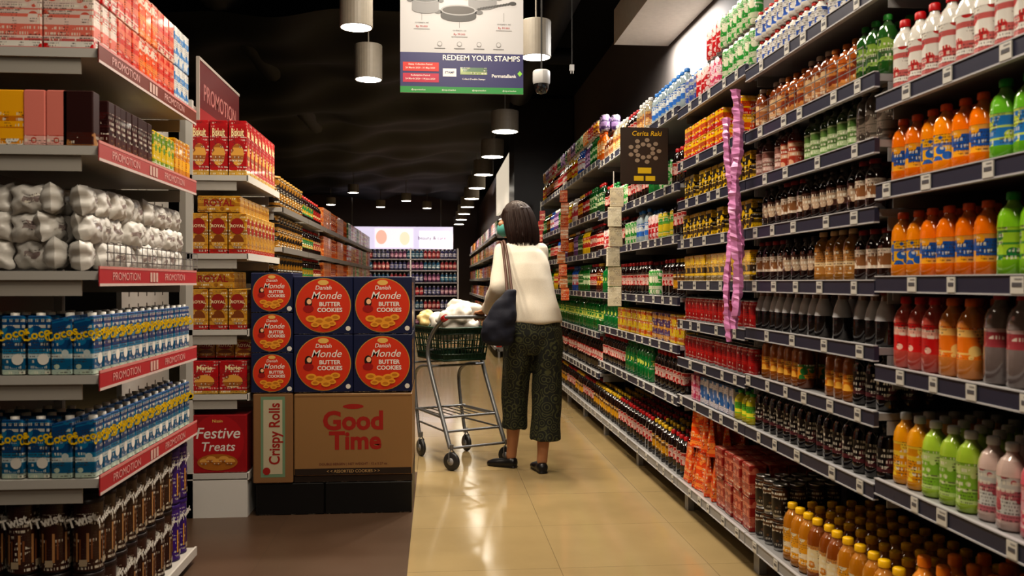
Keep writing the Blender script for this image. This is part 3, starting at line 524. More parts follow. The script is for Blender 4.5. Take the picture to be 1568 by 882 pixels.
# ---------------------------------------------------------------- hanging poster
def poster():
    b=Batch('hanging_promo_sign'); x0,w=-.2,.69; y=4.9; z0=2.19; cx=x0+w/2; BG=C('acabad')
    b.box((x0,y,z0),(x0+w,y+.012,3.02),BG)
    f=y-.001
    b.add(rect(w,.035,C('23803a')),(cx,f,z0+.0175)); b.add(rect(w,.19,C('2a2a5c')),(cx,f,z0+.13)); 
    b.add(text('REDEEM YOUR STAMPS',.042,W,.012),(cx+.108,f-.001,z0+.197)); b.add(rect(.2,.05,C('b82820')),(x0+.115,f-.001,z0+.145)); b.add(rect(.2,.05,C('a82040')),(x0+.115,f-.001,z0+.083)) 
    for q,(tx,zz) in enumerate([('Stamp Collection Period',.158),('26 March 2020 - 31 May 2020',.138),('Redemption Period',.097),('26 March 2020 - 14 June 2020',.077)]): b.add(text(tx,.0135,W,.01,res=1),(x0+.112,f-.002,z0+zz))
    b.add(rect(.075,.045,W),(x0+.275,f-.001,z0+.115)); b.add(text('STAMP',.018,C('2a2a66'),.02,res=1),(x0+.275,f-.002,z0+.115)); b.add(rect(.15,.04,C('4a6a50'),LB,C('8a9a60')),(x0+.41,f-.001,z0+.125)); b.add(text('Collect Double Stamps',.014,W,.01,res=1),(x0+.41,f-.001,z0+.08))
    b.add(text('PermataBank',.026,W,.015,res=2),(x0+.58,f-.001,z0+.1)); b.add(disc(.014,.016,C('80c040'),PL,4),(x0+.67,f-.001,z0+.115))
    for i in range(4): b.add(text('@supermarket',.013,W,res=1),(x0+.1+i*.17,f-.001,z0+.017))
    def pot(px,pz,r,c,h,s='707072'):
        b.add(rect(2*r,h,C(s)),(px,f-.001,pz-h/2)); b.add(disc(r,r*.3,C(s)),(px,f-.0012,pz-h)); b.add(disc(r,r*.3,C('88888a')),(px,f-.0016,pz)); b.add(disc(r*.9,r*.23,c),(px,f-.002,pz))
        b.add(disc(r*.22,r*.12,C('505052')),(px-r*1.15,f-.001,pz-.01)); b.add(disc(r*.22,r*.12,C('505052')),(px+r*1.15,f-.001,pz-.01))
    pot(x0+.14,2.715,.075,C('4a4a4c'),.06); pot(x0+.46,2.735,.08,C('505052'),.05)
    pot(x0+.325,2.655,.1,C('2a2422'),.035,'1a1a1c'); pot(x0+.14,2.9,.08,C('5a5a5c'),.06); pot(x0+.45,2.9,.08,C('5a5a5c'),.06)
    for k in range(12):
        b.add(rect(.018,.011,C('2c2c2e')),(x0+.44+.016*k,f-.0022,2.665+.003*k))
    b.add(disc(.02,.01,C('202022')),(x0+.63,f-.0024,2.70))
    for i,(px,pz) in enumerate([(.12,2.56),(.33,2.52),(.58,2.56)]):
        b.add(text('Rp 99.000',.016,C('a03030'),.01,res=1),(x0+px,f-.001,pz)); b.add(text('cookware set',.014,C('505050'),res=1),(x0+px,f-.001,pz+.022)); b.add(rect(.09,.003,C('707070')),(x0+px,f-.001,pz-.014)); b.add(rect(.002,.05,C('606060')),(x0+px,f-.001,pz+.06))
    for i in range(4): b.add(disc(.014,.014,C('707070'),PL,16),(x0+.22+i*.11,f-.001,2.465)); b.add(disc(.011,.011,BG,PL,16),(x0+.22+i*.11,f-.0015,2.465)); b.add(rect(.06,.004,C('606060')),(x0+.22+i*.11,f-.001,2.44))
    for xx in (x0+.05,x0+w-.05): b.box((xx,y+.004,3.02),(xx+.002,y+.006,3.6),C('888888'))
    b.build()
poster()
# ---------------------------------------------------------------- lamps
lampw=simple('lamp_housing',C('7a746a'),.5); glow=simple('lamp_glow',(1,.95,.85),.5,emis=(1,.93,.8),es=14)
def lamp(x,y,z,r,h,power):
    e=empty('pendant_lamp')
    bm=bmesh.new(); n=32; prof=[(r*.98,z+h),(r,z+h-.006),(r,z+.004),(r*.985,z),(r*.93,z),(r*.92,z+.006)]
    rings=[[bm.verts.new((x+q*math.cos(2*math.pi*i/n),y+q*math.sin(2*math.pi*i/n),zz)) for i in range(n)] for q,zz in prof]
    for k in range(len(rings)-1):
        for i in range(n): bm.faces.new([rings[k][(i+1)%n],rings[k][i],rings[k+1][i],rings[k+1][(i+1)%n]])
    bm.faces.new(rings[0]); me=D.meshes.new('shade'); bm.to_mesh(me); bm.free(); me.materials.append(lampw); link(D.objects.new('shade',me),e)
    bm=bmesh.new(); bm.faces.new([bm.verts.new((x+r*.92*math.cos(-2*math.pi*i/n),y+r*.92*math.sin(-2*math.pi*i/n),z+.001)) for i in range(n)])
    me=D.meshes.new('bulb'); bm.to_mesh(me); bm.free(); me.materials.append(glow); link(D.objects.new('bulb',me),e)
    tube('rod',[(x,y,z+h),(x,y,3.6)],.006,lampw,e)
    l=D.lights.new('lamp_light','SPOT'); l.energy=power; l.spot_size=math.radians(125); l.spot_blend=.6; l.shadow_soft_size=r*.6; l.color=(1,.86,.66)
    o=D.objects.new('lamp_light',l); o.location=(x,y,z-.03); link(o,e)
lamp(-.46,5.1,2.6,.095,.22,60); lamp(-.49,6.4,2.6,.1,.25,60); lamp(.66,5.75,2.62,.1,.24,75)
for i in range(9): lamp(.67-.012*i,8.5+1.72*i,2.6,.135,.2,80)
for x,y in ((-1.5,16),(-.6,17.5),(-1.2,19),(-.2,19.2),(-2.2,18.5)): lamp(x,y,2.75,.1,.15,80)
def area(name,loc,sx,sy,power,col=(1,.88,.72),rot=(0,0,0),spread=None):
    l=D.lights.new(name,'AREA'); l.shape='RECTANGLE'; l.size=sx; l.size_y=sy; l.energy=power; l.color=col
    if spread: l.spread=math.radians(spread)
    o=D.objects.new(name,l); o.location=loc; o.rotation_euler=rot; return link(o)
for y,p in ((-.8,24),(1.4,46),(3.6,52),(5.3,42)):
    area('added_ceiling_light',(.1,y,3.3),.4,1.2,p)  # unseen area lights added over the aisle to light the shelves, no fixtures
area('added_ceiling_light',(-1.9,2.6,3.3),.4,1.2,12)  # weaker area light added over the left shelves, no fixture
area('cove_lamp',(1.62,6.05,2.96),.1,1.0,42,(1,.98,.95)); area('cove_lamp',(1.60,3.2,2.96),.12,3,6,(1,.98,.95))
area('added_ceiling_light',(-1.0,18.6,3.3),2.2,1.2,120,(.97,.95,1))  # area light added over the far department, no fixture
b=Batch('security_camera'); wc=C('a8a8a8')
b.add(lathe([([(0,.16),(.05,.16),(.055,.15),(.055,.09),(.05,.075)],PL,wc,None),([(.048,.075),(.045,.045),(.03,.02),(0,.012)],GL,C('181818'),None)],20),(.66,5.45,2.30)); b.box((.655,5.445,2.46),(.665,5.455,3.6),C('303030')); b.build()
b=Batch('ceiling_sensor'); b.box((.905,5.8,2.58),(.912,5.807,3.6),C('303030')); b.box((.893,5.79,2.55),(.923,5.815,2.59),wc); b.box((.898,5.79,2.53),(.904,5.8,2.55),wc); b.box((.913,5.79,2.53),(.919,5.8,2.55),wc); b.build()
# ---------------------------------------------------------------- hanging display things
def strip(name,x,y,z0,z1,w,cols,cnt,amp=.02):
    b=Batch(name); h=(z1-z0)/cnt; ts=[prism(w,.03,[(h*.1,c,None),(h*.9,c,c2),(h*.98,c,None)],taper=.5) for c,c2 in cols]
    for i in range(cnt): b.add(ts[i%len(ts)],(x+random.uniform(-amp,amp),y+random.uniform(-.01,.01),z0+i*h),random.uniform(-.5,.5))
    b.box((x-.003,y+.016,z0),(x+.003,y+.018,z1+.1),W); return b.build()
strip('hanging_snack_strip',1.10,5.33,.98,1.72,.085,[(C('c8c0a8'),C('d0c8b0')),(C('c0b498'),C('ccc0a0'))],6)
strip('hanging_snack_strip',1.10,7.5,.97,1.93,.07,[(C('c05028'),C('d89468')),(C('c87848'),C('d8c0a8'))],9)
strip('hanging_snack_strip',1.12,9.3,1.0,1.9,.06,[(C('a83838'),C('d0a080'))],8)
def ribbon():
    bm=bmesh.new(); r=random.Random(5); n=70
    for s,(x,w) in enumerate([(1.135,.022),(1.148,.018),(1.122,.016)]):
        pv=None
        for i in range(n+1):
            z=1.86-.86*i/n-.05*s; a=.5*math.sin(i*.5+s*2)+r.uniform(-.3,.3); ww=w*(.7+.4*r.random()); ox=.010*math.sin(i*.13+s*2)-.02*(i/n-.5)**2
            v=(bm.verts.new((x+ox-ww*math.cos(a),3.22+.02*s-ww*math.sin(a)*.6,z)),bm.verts.new((x+ox,3.205+.02*s+r.uniform(-.008,.008),z+.002)),bm.verts.new((x+ox+ww*math.cos(a),3.22+.02*s+ww*math.sin(a)*.6,z)))
            if pv: bm.faces.new([pv[0],pv[1],v[1],v[0]]); bm.faces.new([pv[1],pv[2],v[2],v[1]])
            pv=v
    me=D.meshes.new('plastic_ribbon'); bm.to_mesh(me); bm.free(); me.materials.append(simple('pink_plastic',C('d890c4'),.3,bscale=25)); link(D.objects.new('plastic_ribbon',me))
ribbon()
b=Batch('hanging_shelf_sign'); sg=prism(.25,.008,[(.29,C('2c2018'),None)],.003); cx,cy,cz=1.06,4.38,1.63
b.add(sg,(cx,cy,cz))
for a in range(18):
    rr_=.045 if a%2 else .075; b.add(disc(.013,.011,C('887868'),PL,10),(cx+rr_*math.cos(a*.349),cy-.006,cz+.17+rr_*.75*math.sin(a*.349)))
b.add(text('Cerita Raki',.034,C('c8a018'),.01,shear=.2),(cx+.01,cy-.006,cz+.258)); b.add(rect(.07,.03,C('c8a818')),(cx+.0,cy-.006,cz+.07)); b.add(rect(.05,.025,C('c8a818')),(cx+.03,cy-.006,cz+.03)); b.add(rect(.05,.025,C('c8a818')),(cx-.03,cy-.006,cz+.03)); b.box((cx,cy,cz+.29),(cx+.003,cy+.003,cz+.4),SIL); b.box((cx,cy,cz+.4),(1.195,cy+.003,cz+.403),SIL); b.build()
# ---------------------------------------------------------------- person
def loft(bm,secs,n=28):
    rings=[]
    for c,a,bv in secs:
        c,a,bv=Vector(c),Vector(a),Vector(bv); rings.append([bm.verts.new(c+a*math.cos(2*math.pi*i/n)+bv*math.sin(2*math.pi*i/n)) for i in range(n)])
    fs=[]
    for k in range(len(rings)-1):
        for i in range(n): fs.append(bm.faces.new([rings[k][i],rings[k][(i+1)%n],rings[k+1][(i+1)%n],rings[k+1][i]]))
    fs.append(bm.faces.new(rings[0][::-1])); fs.append(bm.faces.new(rings[-1]))
    bmesh.ops.recalc_face_normals(bm,faces=fs)
def hl(bm,rows,n=28):
    S=[]
    for r in rows:
        x,y,z,rx,ry=r[:5]; a=r[5] if len(r)>5 else 0
        S.append(((x,y,z),(rx*math.cos(a),rx*math.sin(a),0),(-ry*math.sin(a),ry*math.cos(a),0)))
    loft(bm,S,n)
def limb(bm,pts,rad,n=16,flat=1,ref=(0,0,1)):
    P=[Vector(p) for p in pts]; ts=[]
    for i in range(len(P)):
        a=P[max(0,i-1)]; b=P[min(len(P)-1,i+1)]; ts.append((b-a).normalized())
    Q=[];R=[];TT=[]
    d=ts[0]; 
    for f,q in ((1,.12),(.85,.55),(.5,.87)): Q.append(P[0]-d*rad[0]*f);R.append(rad[0]*q);TT.append(d)
    Q+=P;R+=list(rad);TT+=ts; d=ts[-1]
    for f,q in ((.5,.87),(.85,.55),(1,.12)): Q.append(P[-1]+d*rad[-1]*f);R.append(rad[-1]*q);TT.append(d)
    u=None; S=[]
    for c,r,t in zip(Q,R,TT):
        if u is None:
            u=t.cross(Vector(ref)); 
            if u.length<.1: u=t.cross(Vector((0,1,0)))
            u.normalize()
        u=(u-t*u.dot(t)).normalized(); v=t.cross(u); S.append((c,u*r,v*r*flat))
    loft(bm,S,n)
def ell(bm,c,r,M=None):
    g=bmesh.ops.create_uvsphere(bm,u_segments=24,v_segments=16,radius=1)
    for v in g['verts']:
        p=Vector((v.co.x*r[0],v.co.y*r[1],v.co.z*r[2]))
        if M: p=M@p
        v.co=p+Vector(c)
def remesh(name,bm,mat,parent,vox,sm=4,disp=None,subs=0,folds=None):
    me=D.meshes.new(name); bm.to_mesh(me); bm.free(); me.materials.append(mat); o=link(D.objects.new(name,me),parent)
    m=o.modifiers.new('r','REMESH'); m.mode='VOXEL'; m.voxel_size=vox; m.use_smooth_shade=True
    if sm: s=o.modifiers.new('s','SMOOTH'); s.iterations=sm; s.factor=.5
    if disp:
        tx=D.textures.new(name,'CLOUDS'); tx.noise_scale=disp[1]; tx.noise_depth=0
        dm=o.modifiers.new('d','DISPLACE'); dm.texture=tx; dm.strength=disp[0]; dm.mid_level=.5
        if folds:
            e=D.objects.new('fold_field',None); link(e,parent); e.scale=folds; dm.texture_coords='OBJECT'; dm.texture_coords_object=e
        else: dm.texture_coords='LOCAL'
        s=o.modifiers.new('s2','SMOOTH'); s.iterations=2; s.factor=.5
    return o
skin=simple('skin',C('a87858'),.5,bscale=8); 
ang=math.radians(25); Rv=Vector((math.cos(ang),math.sin(ang),0)); Fv=Vector((-math.sin(ang),math.cos(ang),0)); CO=Vector((.262,5.30,0))
def CP(f,r,z): return CO+Fv*f+Rv*r+Vector((0,0,z))
HZ=.915; HF=.10
woman=empty('woman_shopper')
bm=bmesh.new()
hl(bm,[(.57,5.155,.80,.12,.09),(.572,5.155,.90,.14,.10),(.562,5.165,1.0,.115,.085),(.548,5.185,1.08,.10,.078),(.532,5.215,1.18,.112,.082),(.52,5.25,1.28,.118,.08),(.515,5.27,1.33,.095,.062),(.508,5.29,1.37,.05,.05)])
limb(bm,[(.50,5.17,.86),(.49,5.19,.66),(.475,5.22,.48),(.468,5.235,.34),(.46,5.275,.12),(.455,5.285,.07)],[.085,.075,.055,.050,.032,.032])
limb(bm,[(.64,5.15,.86),(.645,5.15,.66),(.645,5.145,.48),(.64,5.13,.34),(.628,5.12,.12),(.625,5.125,.07)],[.085,.075,.055,.050,.032,.032])
limb(bm,[(.512,5.275,1.33),(.50,5.305,1.40),(.49,5.33,1.45)],[.055,.046,.05])
LH=CP(HF,.06,HZ); RH=CP(HF,.155,HZ)
def wr(h): return h-Fv*.075+Vector((0,0,.045))
LE=Vector((.368,5.135,1.105)); RE=Vector((.64,5.31,1.07))
LS=Vector((.395,5.275,1.32)); RS=Vector((.632,5.275,1.32))
for sh,el,h in ((LS,LE,LH),(RS,RE,RH)):
    w=wr(h); limb(bm,[sh,(sh+el)/2,el],[.042,.04,.035]); limb(bm,[el,(el*2+w)/3,w],[.036,.035,.023])
    U=Vector((0,0,1))
    limb(bm,[w,w*.5+(h-Fv*.03+U*.027)*.5,h-Fv*.012+U*.027],[.022,.03,.034],flat=.42,ref=(0,0,1))
    for k,(r0,ln) in enumerate(((-.03,.9),(-.010,1.05),(.010,1),(.029,.82))):
        q=h+Rv*r0; limb(bm,[q-Fv*.02+U*.028,q+Fv*.008*ln+U*.027,q+Fv*.027*ln+U*.008,q+Fv*.02*ln-U*.016,q+Fv*.004-U*.022],[.0095,.009,.0085,.008,.0072],n=10)
    sg=1 if h is LH else -1
    limb(bm,[w+(h-w)*.35+Rv*.02*sg,h-Fv*.03+Rv*.038*sg+U*.006,h-Fv*.018+Rv*.04*sg-U*.016,h+Fv*.004+Rv*.038*sg-U*.023],[.013,.011,.0095,.008],n=10)
hy=math.radians(52); HM=Matrix.Rotation(hy,3,'Z')@Matrix.Rotation(math.radians(-6),3,'X'); HC=Vector((.478,5.35,1.515))
def hp(x,y,z): return HC+HM@Vector((x,y,z))
ell(bm,hp(0,-.012,.02),(.072,.09,.088),HM); ell(bm,hp(0,.03,-.03),(.056,.062,.075),HM); ell(bm,hp(0,.055,-.08),(.032,.035,.028),HM)
limb(bm,[hp(0,.088,.012),hp(0,.104,-.018),hp(0,.108,-.03)],[.008,.011,.013],n=10); 
for s in (-1,1):
    ell(bm,hp(s*.072,-.004,-.01),(.01,.018,.03),HM); ell(bm,hp(s*.012,.1,-.032),(.009,.01,.007),HM); ell(bm,hp(s*.035,.07,-.02),(.025,.02,.022),HM)
ell(bm,hp(0,.09,-.056),(.022,.012,.006),HM); ell(bm,hp(0,.089,-.066),(.02,.012,.007),HM)
remesh('body',bm,skin,woman,.0042,2)
def part(name,fn,mat,n=None):
    bm=bmesh.new(); fn(bm); me=D.meshes.new(name); bm.to_mesh(me); bm.free(); me.materials.append(mat)
    for p in me.polygons:p.use_smooth=True
    return link(D.objects.new(name,me),woman)
ew=simple('eye_white',(.8,.8,.8),.2); ed=simple('eye_dark',(.02,.01,.008),.2)
part('eyes',lambda bm:[ell(bm,hp(s*.032,.078,.008),(.0135,.012,.008),HM) for s in (-1,1)],ew)
part('irises',lambda bm:[ell(bm,hp(s*.032,.0875,.008),(.006,.004,.006),HM) for s in (-1,1)],ed)
part('eyebrows',lambda bm:[limb(bm,[hp(s*.016,.088,.03),hp(s*.034,.085,.034),hp(s*.05,.072,.028)],[.0025,.003,.002],n=8) for s in (-1,1)],ed)
maskm=simple('face_mask',C('4a9088'),.7,bscale=40)
bm=bmesh.new(); ell(bm,hp(0,.056,-.05),(.062,.068,.052),HM); ell(bm,hp(0,.092,-.035),(.022,.03,.03),HM); remesh('face_mask',bm,maskm,woman,.004,6)
for s in (-1,1):
    for zz in (-.02,-.07): tube('mask_loop',[hp(s*.058,.04,zz),hp(s*.074,.0,-.03+.01*(zz>-.05))],.0015,maskm,woman)
hm,nt,bb=newmat('dark_brown_hair'); wv=nt.nodes.new('ShaderNodeTexNoise'); tc=nt.nodes.new('ShaderNodeTexCoord'); mp=nt.nodes.new('ShaderNodeMapping'); mp.inputs['Scale'].default_value=(180,180,9); nt.links.new(tc.outputs['Object'],mp.inputs[0]); nt.links.new(mp.outputs[0],wv.inputs['Vector']); wv.inputs['Scale'].default_value=1
cr_=nt.nodes.new('ShaderNodeValToRGB'); cr_.color_ramp.elements[0].color=(.005,.0025,.002,1); cr_.color_ramp.elements[1].color=(.032,.014,.010,1); nt.links.new(wv.outputs['Fac'],cr_.inputs[0]); nt.links.new(cr_.outputs[0],bb.inputs['Base Color']); bb.inputs['Roughness'].default_value=.5; bb.inputs['Specular IOR Level'].default_value=.2
bm=bmesh.new()
ell(bm,hp(0,-.022,.024),(.086,.098,.088),HM)
S=[]
for x,y,z,rx,ry in ((0,-.03,.06,.08,.088),(0,-.035,.01,.092,.092),(0,-.046,-.05,.104,.093),(0,-.055,-.10,.112,.092),(0,-.058,-.135,.106,.080),(0,-.05,-.155,.085,.06)):
    S.append((hp(x,y,z),HM@Vector((rx,0,0)),HM@Vector((0,ry,0))))
loft(bm,S); remesh('hair',bm,hm,woman,.006,5,(.010,.03))
cu=D.curves.new('hair_strands','CURVE'); cu.dimensions='3D'; cu.bevel_depth=.0028; cu.bevel_resolution=1; cu.materials.append(hm)
rr=random.Random(9)
for i in range(340):
    a=rr.uniform(-math.pi*1.26,math.pi*.26); ca,sa=math.cos(a),math.sin(a); k=1+rr.uniform(-.02,.035); le=rr.uniform(-.185,-.15)
    pts=[(.02*ca,-.02+.02*sa,.112),(.06*ca*k,-.025+.065*sa*k,.095),(.087*ca*k,-.03+.093*sa*k,.042),(.102*ca*k,-.044+.098*sa*k,-.03),(.113*ca*k,-.055+.098*sa*k,-.095),(.102*ca*k,-.057+.084*sa*k,le)]
    sp=cu.splines.new('NURBS'); sp.points.add(5); sp.order_u=4; sp.use_endpoint_u=True
    for j,p in enumerate(pts):
        sp.points[j].co=(*hp(*p),1); sp.points[j].radius=1 if j<5 else .3
cu.resolution_u=4; link(D.objects.new('hair_strands',cu),woman)
bl=simple('cream_blouse',C('c4bcae'),.85,bump=.15,bscale=220)
bm=bmesh.new()
hl(bm,[(.582,5.15,.888,.163,.128),(.581,5.15,.90,.168,.132),(.575,5.158,.97,.156,.120),(.565,5.175,1.06,.141,.106),(.551,5.20,1.15,.139,.104),(.534,5.235,1.24,.143,.1),(.522,5.262,1.31,.137,.086),(.516,5.277,1.345,.112,.068),(.508,5.298,1.374,.060,.054)],32)
def sleeve(bm,sh,el,h,fat):
    w=wr(h); m1=(sh+el)/2; limb(bm,[sh,m1,el],[.052*fat,.052*fat,.052*fat]); limb(bm,[el,(el+w)/2,w-(w-el)*.08],[.051*fat,.044*fat,.034])
sleeve(bm,LS,LE,LH,1.0); sleeve(bm,RS,RE,RH,.95)
remesh('blouse',bm,bl,woman,.006,4,(.024,.11),folds=(1,1,1.6))
tm,nt,bb=newmat('patterned_trousers'); tc=nt.nodes.new('ShaderNodeTexCoord')
vo=nt.nodes.new('ShaderNodeTexVoronoi'); vo.inputs['Scale'].default_value=20; nt.links.new(tc.outputs['Object'],vo.inputs['Vector'])
nz=nt.nodes.new('ShaderNodeTexNoise'); nz.inputs['Scale'].default_value=60; nt.links.new(tc.outputs['Object'],nz.inputs['Vector'])
wv=nt.nodes.new('ShaderNodeMath'); wv.operation='MULTIPLY'; wv.inputs[1].default_value=24; nt.links.new(vo.outputs['Distance'],wv.inputs[0])
sn=nt.nodes.new('ShaderNodeMath'); sn.operation='SINE'; nt.links.new(wv.outputs[0],sn.inputs[0])
ad=nt.nodes.new('ShaderNodeMath'); ad.operation='MULTIPLY'; nt.links.new(sn.outputs[0],ad.inputs[0]); nt.links.new(nz.outputs['Fac'],ad.inputs[1])
r=nt.nodes.new('ShaderNodeValToRGB'); r.color_ramp.elements[0].position=.18; r.color_ramp.elements[0].color=(*C('0c110b'),1); r.color_ramp.elements[1].position=.32; r.color_ramp.elements[1].color=(*C('3f4226'),1); nt.links.new(ad.outputs[0],r.inputs[0]); nt.links.new(r.outputs[0],bb.inputs['Base Color']); bb.inputs['Roughness'].default_value=.75
bm=bmesh.new()
hl(bm,[(.578,5.155,.97,.135,.105),(.577,5.152,.90,.154,.124),(.575,5.15,.82,.168,.13),(.574,5.155,.75,.164,.118),(.572,5.16,.70,.15,.10)],32)
hl(bm,[(.505,5.165,.86,.09,.118),(.492,5.175,.74,.096,.116),(.480,5.19,.60,.084,.100),(.472,5.21,.46,.076,.086),(.468,5.225,.34,.075,.082),(.466,5.235,.262,.078,.084),(.466,5.235,.25,.078,.084)],28)
hl(bm,[(.64,5.15,.86,.096,.118),(.654,5.15,.74,.096,.116),(.657,5.148,.60,.086,.100),(.653,5.14,.46,.082,.092),(.650,5.13,.32,.086,.092),(.648,5.128,.21,.094,.097),(.648,5.128,.198,.094,.097)],28)
remesh('trousers',bm,tm,woman,.006,2,(.022,.05),folds=(1,1,4.5))
shoe=simple('black_leather',(.008,.008,.01),.35)
def shoeobj(heel,toe,name):
    h=Vector(heel);t=Vector(toe); d=(t-h).normalized(); s=Vector((-d.y,d.x,0)); L=(t-h).length; bm=bmesh.new(); S=[]
    for f,w,hh,zc in ((0,.012,.012,.03),(.04,.028,.028,.032),(.15,.034,.032,.034),(.35,.034,.026,.028),(.6,.042,.024,.025),(.8,.042,.02,.021),(.94,.028,.014,.016),(1,.008,.006,.01)):
        S.append((h+d*(L*f)+Vector((0,0,zc)),s*w,Vector((0,0,hh))))
    loft(bm,S,20); S=[]
    for f,w in ((0,.018),(.05,.03),(.3,.031),(.6,.04),(.85,.038),(.99,.012)): S.append((h+d*(L*f)+Vector((0,0,.006)),s*w,Vector((0,0,.006))))
    loft(bm,S,20); remesh(name,bm,shoe,woman,.004,2)
shoeobj((.485,5.255,0),(.315,5.375,0),'shoe_left'); shoeobj((.628,5.075,0),(.60,5.295,0),'shoe_right')
navy=simple('navy_fabric',C('0c1022'),.8,bump=.2,bscale=120); leather=simple('brown_leather',C('4a2a1a'),.5)
bag=empty('tote_bag'); bag.parent=woman
bm=bmesh.new(); S=[]
for x,y,z,rx,ry,ro in ((.435,5.02,1.085,.025,.012,.2),(.41,5.015,1.03,.055,.03,.1),(.380,5.01,.96,.085,.045,0),(.365,5.01,.90,.098,.052,0),(.355,5.01,.84,.10,.055,0),(.355,5.012,.79,.088,.05,0),(.36,5.015,.765,.06,.035,0)):
    S.append(((x,y,z),(rx,rx*ro,0),(0,ry,0)))
loft(bm,S,28); remesh('bag_body',bm,navy,bag,.006,4,(.02,.06))
tube('bag_strap',[(.435,5.02,1.08),(.430,5.085,1.18),(.422,5.15,1.28),(.412,5.21,1.365),(.405,5.265,1.384),(.40,5.325,1.36),(.39,5.35,1.27)],.008,leather,bag,smooth=True)
tube('bag_strap',[(.41,5.015,1.05),(.408,5.08,1.16),(.402,5.15,1.26),(.396,5.205,1.36),(.392,5.265,1.378),(.386,5.32,1.35)],.008,leather,bag,smooth=True)
# ---------------------------------------------------------------- shopping cart
cart_e=empty('shopping_cart'); gm_=simple('cart_metal',C('757678'),.35,metal=.5); redp=simple('red_plastic',C('a01818'),.35); blkp=simple('black_rubber',(.02,.02,.02),.5); grn=simple('green_plastic',C('0c2a1a'),.4)
for s in (-1,1):
    r=.18*s
    tube('side_frame',[CP(HF,r,HZ),CP(.2,r*1.02,.87),CP(.31,r*1.04,.78),CP(.345,r*1.05,.70),CP(.33,r*1.05,.62),CP(.17,r*1.05,.36),CP(.02,r*1.05,.13)],.0135,gm_,cart_e,smooth=True)
    tube('front_leg',[CP(.30,r,.60),CP(.62,r*.9,.60),CP(.60,r*.9,.36),CP(.52,r*.92,.12)],.011,gm_,cart_e,smooth=True)
    tube('lower_rail',[CP(.13,r*1.05,.30),CP(.56,r*.9,.30)],.008,gm_,cart_e); tube('lower_rail',[CP(.08,r*1.05,.22),CP(.54,r*.9,.22)],.006,gm_,cart_e)
    tube('grip_end',[CP(HF-.004,r,HZ),CP(HF+.03,r*1.01,HZ-.012)],.02,redp,cart_e)
    for f,rw in ((0,1.05),(.5,.92)):
        c=CP(f,r*rw,.055)
        b=Batch('caster_wheel'); wl=lathe([([(0,-.012),(.05,-.012),(.055,-.007),(.055,.007),(.05,.012),(0,.012)],PL,C('2a2a2c'),None),([(0,-.014),(.022,-.014),(.022,-.012)],PL,GREY,None),([(.022,.012),(.022,.014),(0,.014)],PL,GREY,None)],24)
        M=Matrix.Translation(c)@Matrix.Rotation(ang+.5*(f==0),4,'Z')@Matrix.Rotation(H,4,'Y'); b.add(wl,M=M); b.build(cart_e)
        tube('caster_fork',[c+Rv*.018,c+Rv*.018+Vector((0,0,.05)),c+Vector((0,0,.075)),c-Rv*.018+Vector((0,0,.05)),c-Rv*.018],.005,gm_,cart_e); tube('caster_stem',[c+Vector((0,0,.07)),c+Vector((.0,0,.10))],.012,gm_,cart_e)
tube('handle',[CP(HF,-.19,HZ),CP(HF,.19,HZ)],.012,gm_,cart_e)
for f,z in ((.345,.70),(.30,.60),(.61,.60),(.13,.30),(.56,.30),(.08,.22)): tube('cross_bar',[CP(f,-.185,z),CP(f,.185,z)],.008,gm_,cart_e)
for k in range(6): tube('rack_wire',[CP(.13,-.15+.06*k,.30),CP(.56,-.14+.056*k,.30)],.0035,gm_,cart_e)
tube('caster_rail',[CP(.02,-.19,.13),CP(.02,.19,.13)],.008,gm_,cart_e)
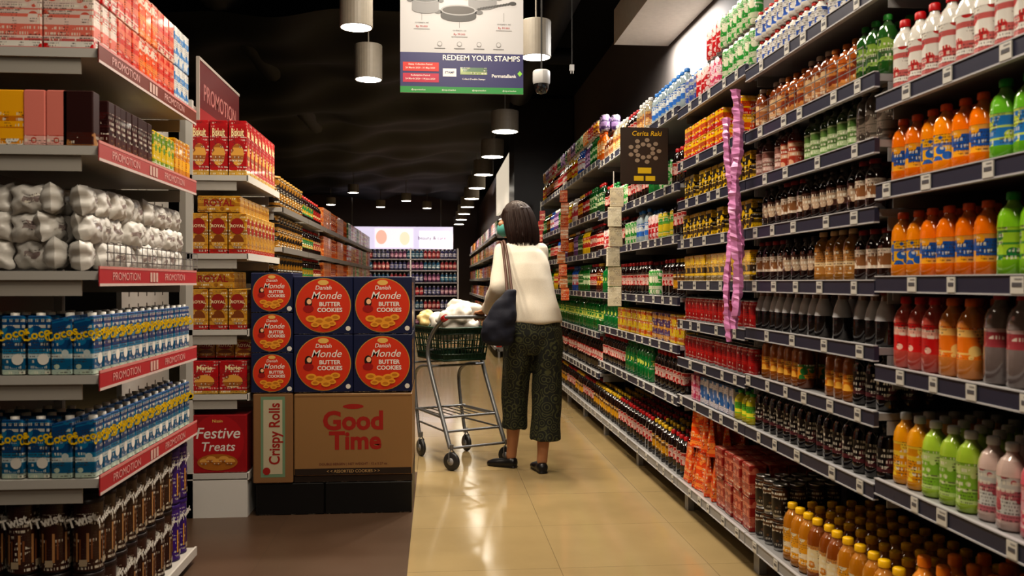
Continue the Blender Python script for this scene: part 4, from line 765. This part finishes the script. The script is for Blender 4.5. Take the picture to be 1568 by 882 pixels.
def basket(f0,f1,w,z0,h):
    P=[(f0,-w),(f1,-w),(f1,w),(f0,w)]
    def ring(z,g): 
        cf=(f0+f1)/2; return [CP(cf+(f-cf)*g,r*g,z) for f,r in P]
    for z,g,rd in ((z0+h,1.0,.009),(z0+h-.035,.985,.005),(z0+h*.62,.95,.004),(z0+h*.38,.92,.004),(z0+h*.18,.9,.004),(z0,.87,.007)): tube('basket_rim',ring(z,g),rd,grn,cart_e,cyc=True)
    bot,top=ring(z0,.87),ring(z0+h,1)
    for i in range(4):
        a0,a1,b0,b1=bot[i],bot[(i+1)%4],top[i],top[(i+1)%4]; n=12
        for k in range(n): tube('basket_rib',[a0.lerp(a1,k/n),b0.lerp(b1,k/n)],.004,grn,cart_e,res=1)
    bm=bmesh.new(); bm.faces.new([bm.verts.new(p) for p in bot])
    for i in range(4):
        u0,u1=bot[i].lerp(top[i],.80),bot[(i+1)%4].lerp(top[(i+1)%4],.80); bm.faces.new([bm.verts.new(q) for q in (u0,u1,top[(i+1)%4],top[i])])
        l0,l1=bot[i].lerp(top[i],.16),bot[(i+1)%4].lerp(top[(i+1)%4],.16); bm.faces.new([bm.verts.new(q) for q in (bot[i],bot[(i+1)%4],l1,l0)])
    me=D.meshes.new('basket_shell'); bm.to_mesh(me); bm.free(); me.materials.append(grn); link(D.objects.new('basket_shell',me),cart_e)
    tube('basket_handle',[top[0].lerp(top[1],.5),top[0].lerp(top[1],.5)+Vector((0,0,.05))+Rv*.04,top[3].lerp(top[2],.5)+Vector((0,0,.05))-Rv*.04,top[3].lerp(top[2],.5)],.006,grn,cart_e,smooth=True)
basket(.17,.62,.165,.64,.2)
bm=bmesh.new()
for i in range(9):
    q=CP(.25+.03*i,(-.06 if i%2 else .06)+.02*math.sin(i),.83+.015*(i%3)); ell(bm,q,(.07,.06,.075))
ell(bm,CP(.26,-.02,.93),(.09,.07,.065)); ell(bm,CP(.30,.09,.93),(.08,.06,.07)); ell(bm,CP(.27,-.1,.90),(.06,.045,.045)); ell(bm,CP(.33,.02,.97),(.07,.05,.05))
o=remesh('plastic_grocery_bag',bm,simple('white_plastic',C('c8c4bc'),.35),cart_e,.007,2,(.04,.05))
bm=bmesh.new(); ell(bm,CP(.56,-.10,.88),(.06,.05,.05)); ell(bm,CP(.62,-.06,.90),(.05,.04,.05)); remesh('bread_bag',bm,simple('cream_bag',C('c0ac78'),.4),cart_e,.008,2,(.03,.04))
# ---------------------------------------------------------------- world + camera
w=D.worlds.new('World'); SC.world=w; w.use_nodes=True; w.node_tree.nodes['Background'].inputs[0].default_value=(1,.92,.82,1); w.node_tree.nodes['Background'].inputs[1].default_value=.06
cam=D.cameras.new('camera'); cam.sensor_width=36; cam.lens=30.6; cam.clip_start=.05; co=D.objects.new('camera',cam); co.location=(0,0,1.13); co.rotation_euler=(math.radians(90-.39),0,math.radians(-4.97)); COL.objects.link(co); SC.camera=co
cam.dof.use_dof=True; cam.dof.focus_distance=5.0; cam.dof.aperture_fstop=5.0
SC.view_settings.view_transform='Standard'
try: SC.view_settings.look='Medium High Contrast'
except Exception: SC.view_settings.look='None'
SC.view_settings.exposure=.2
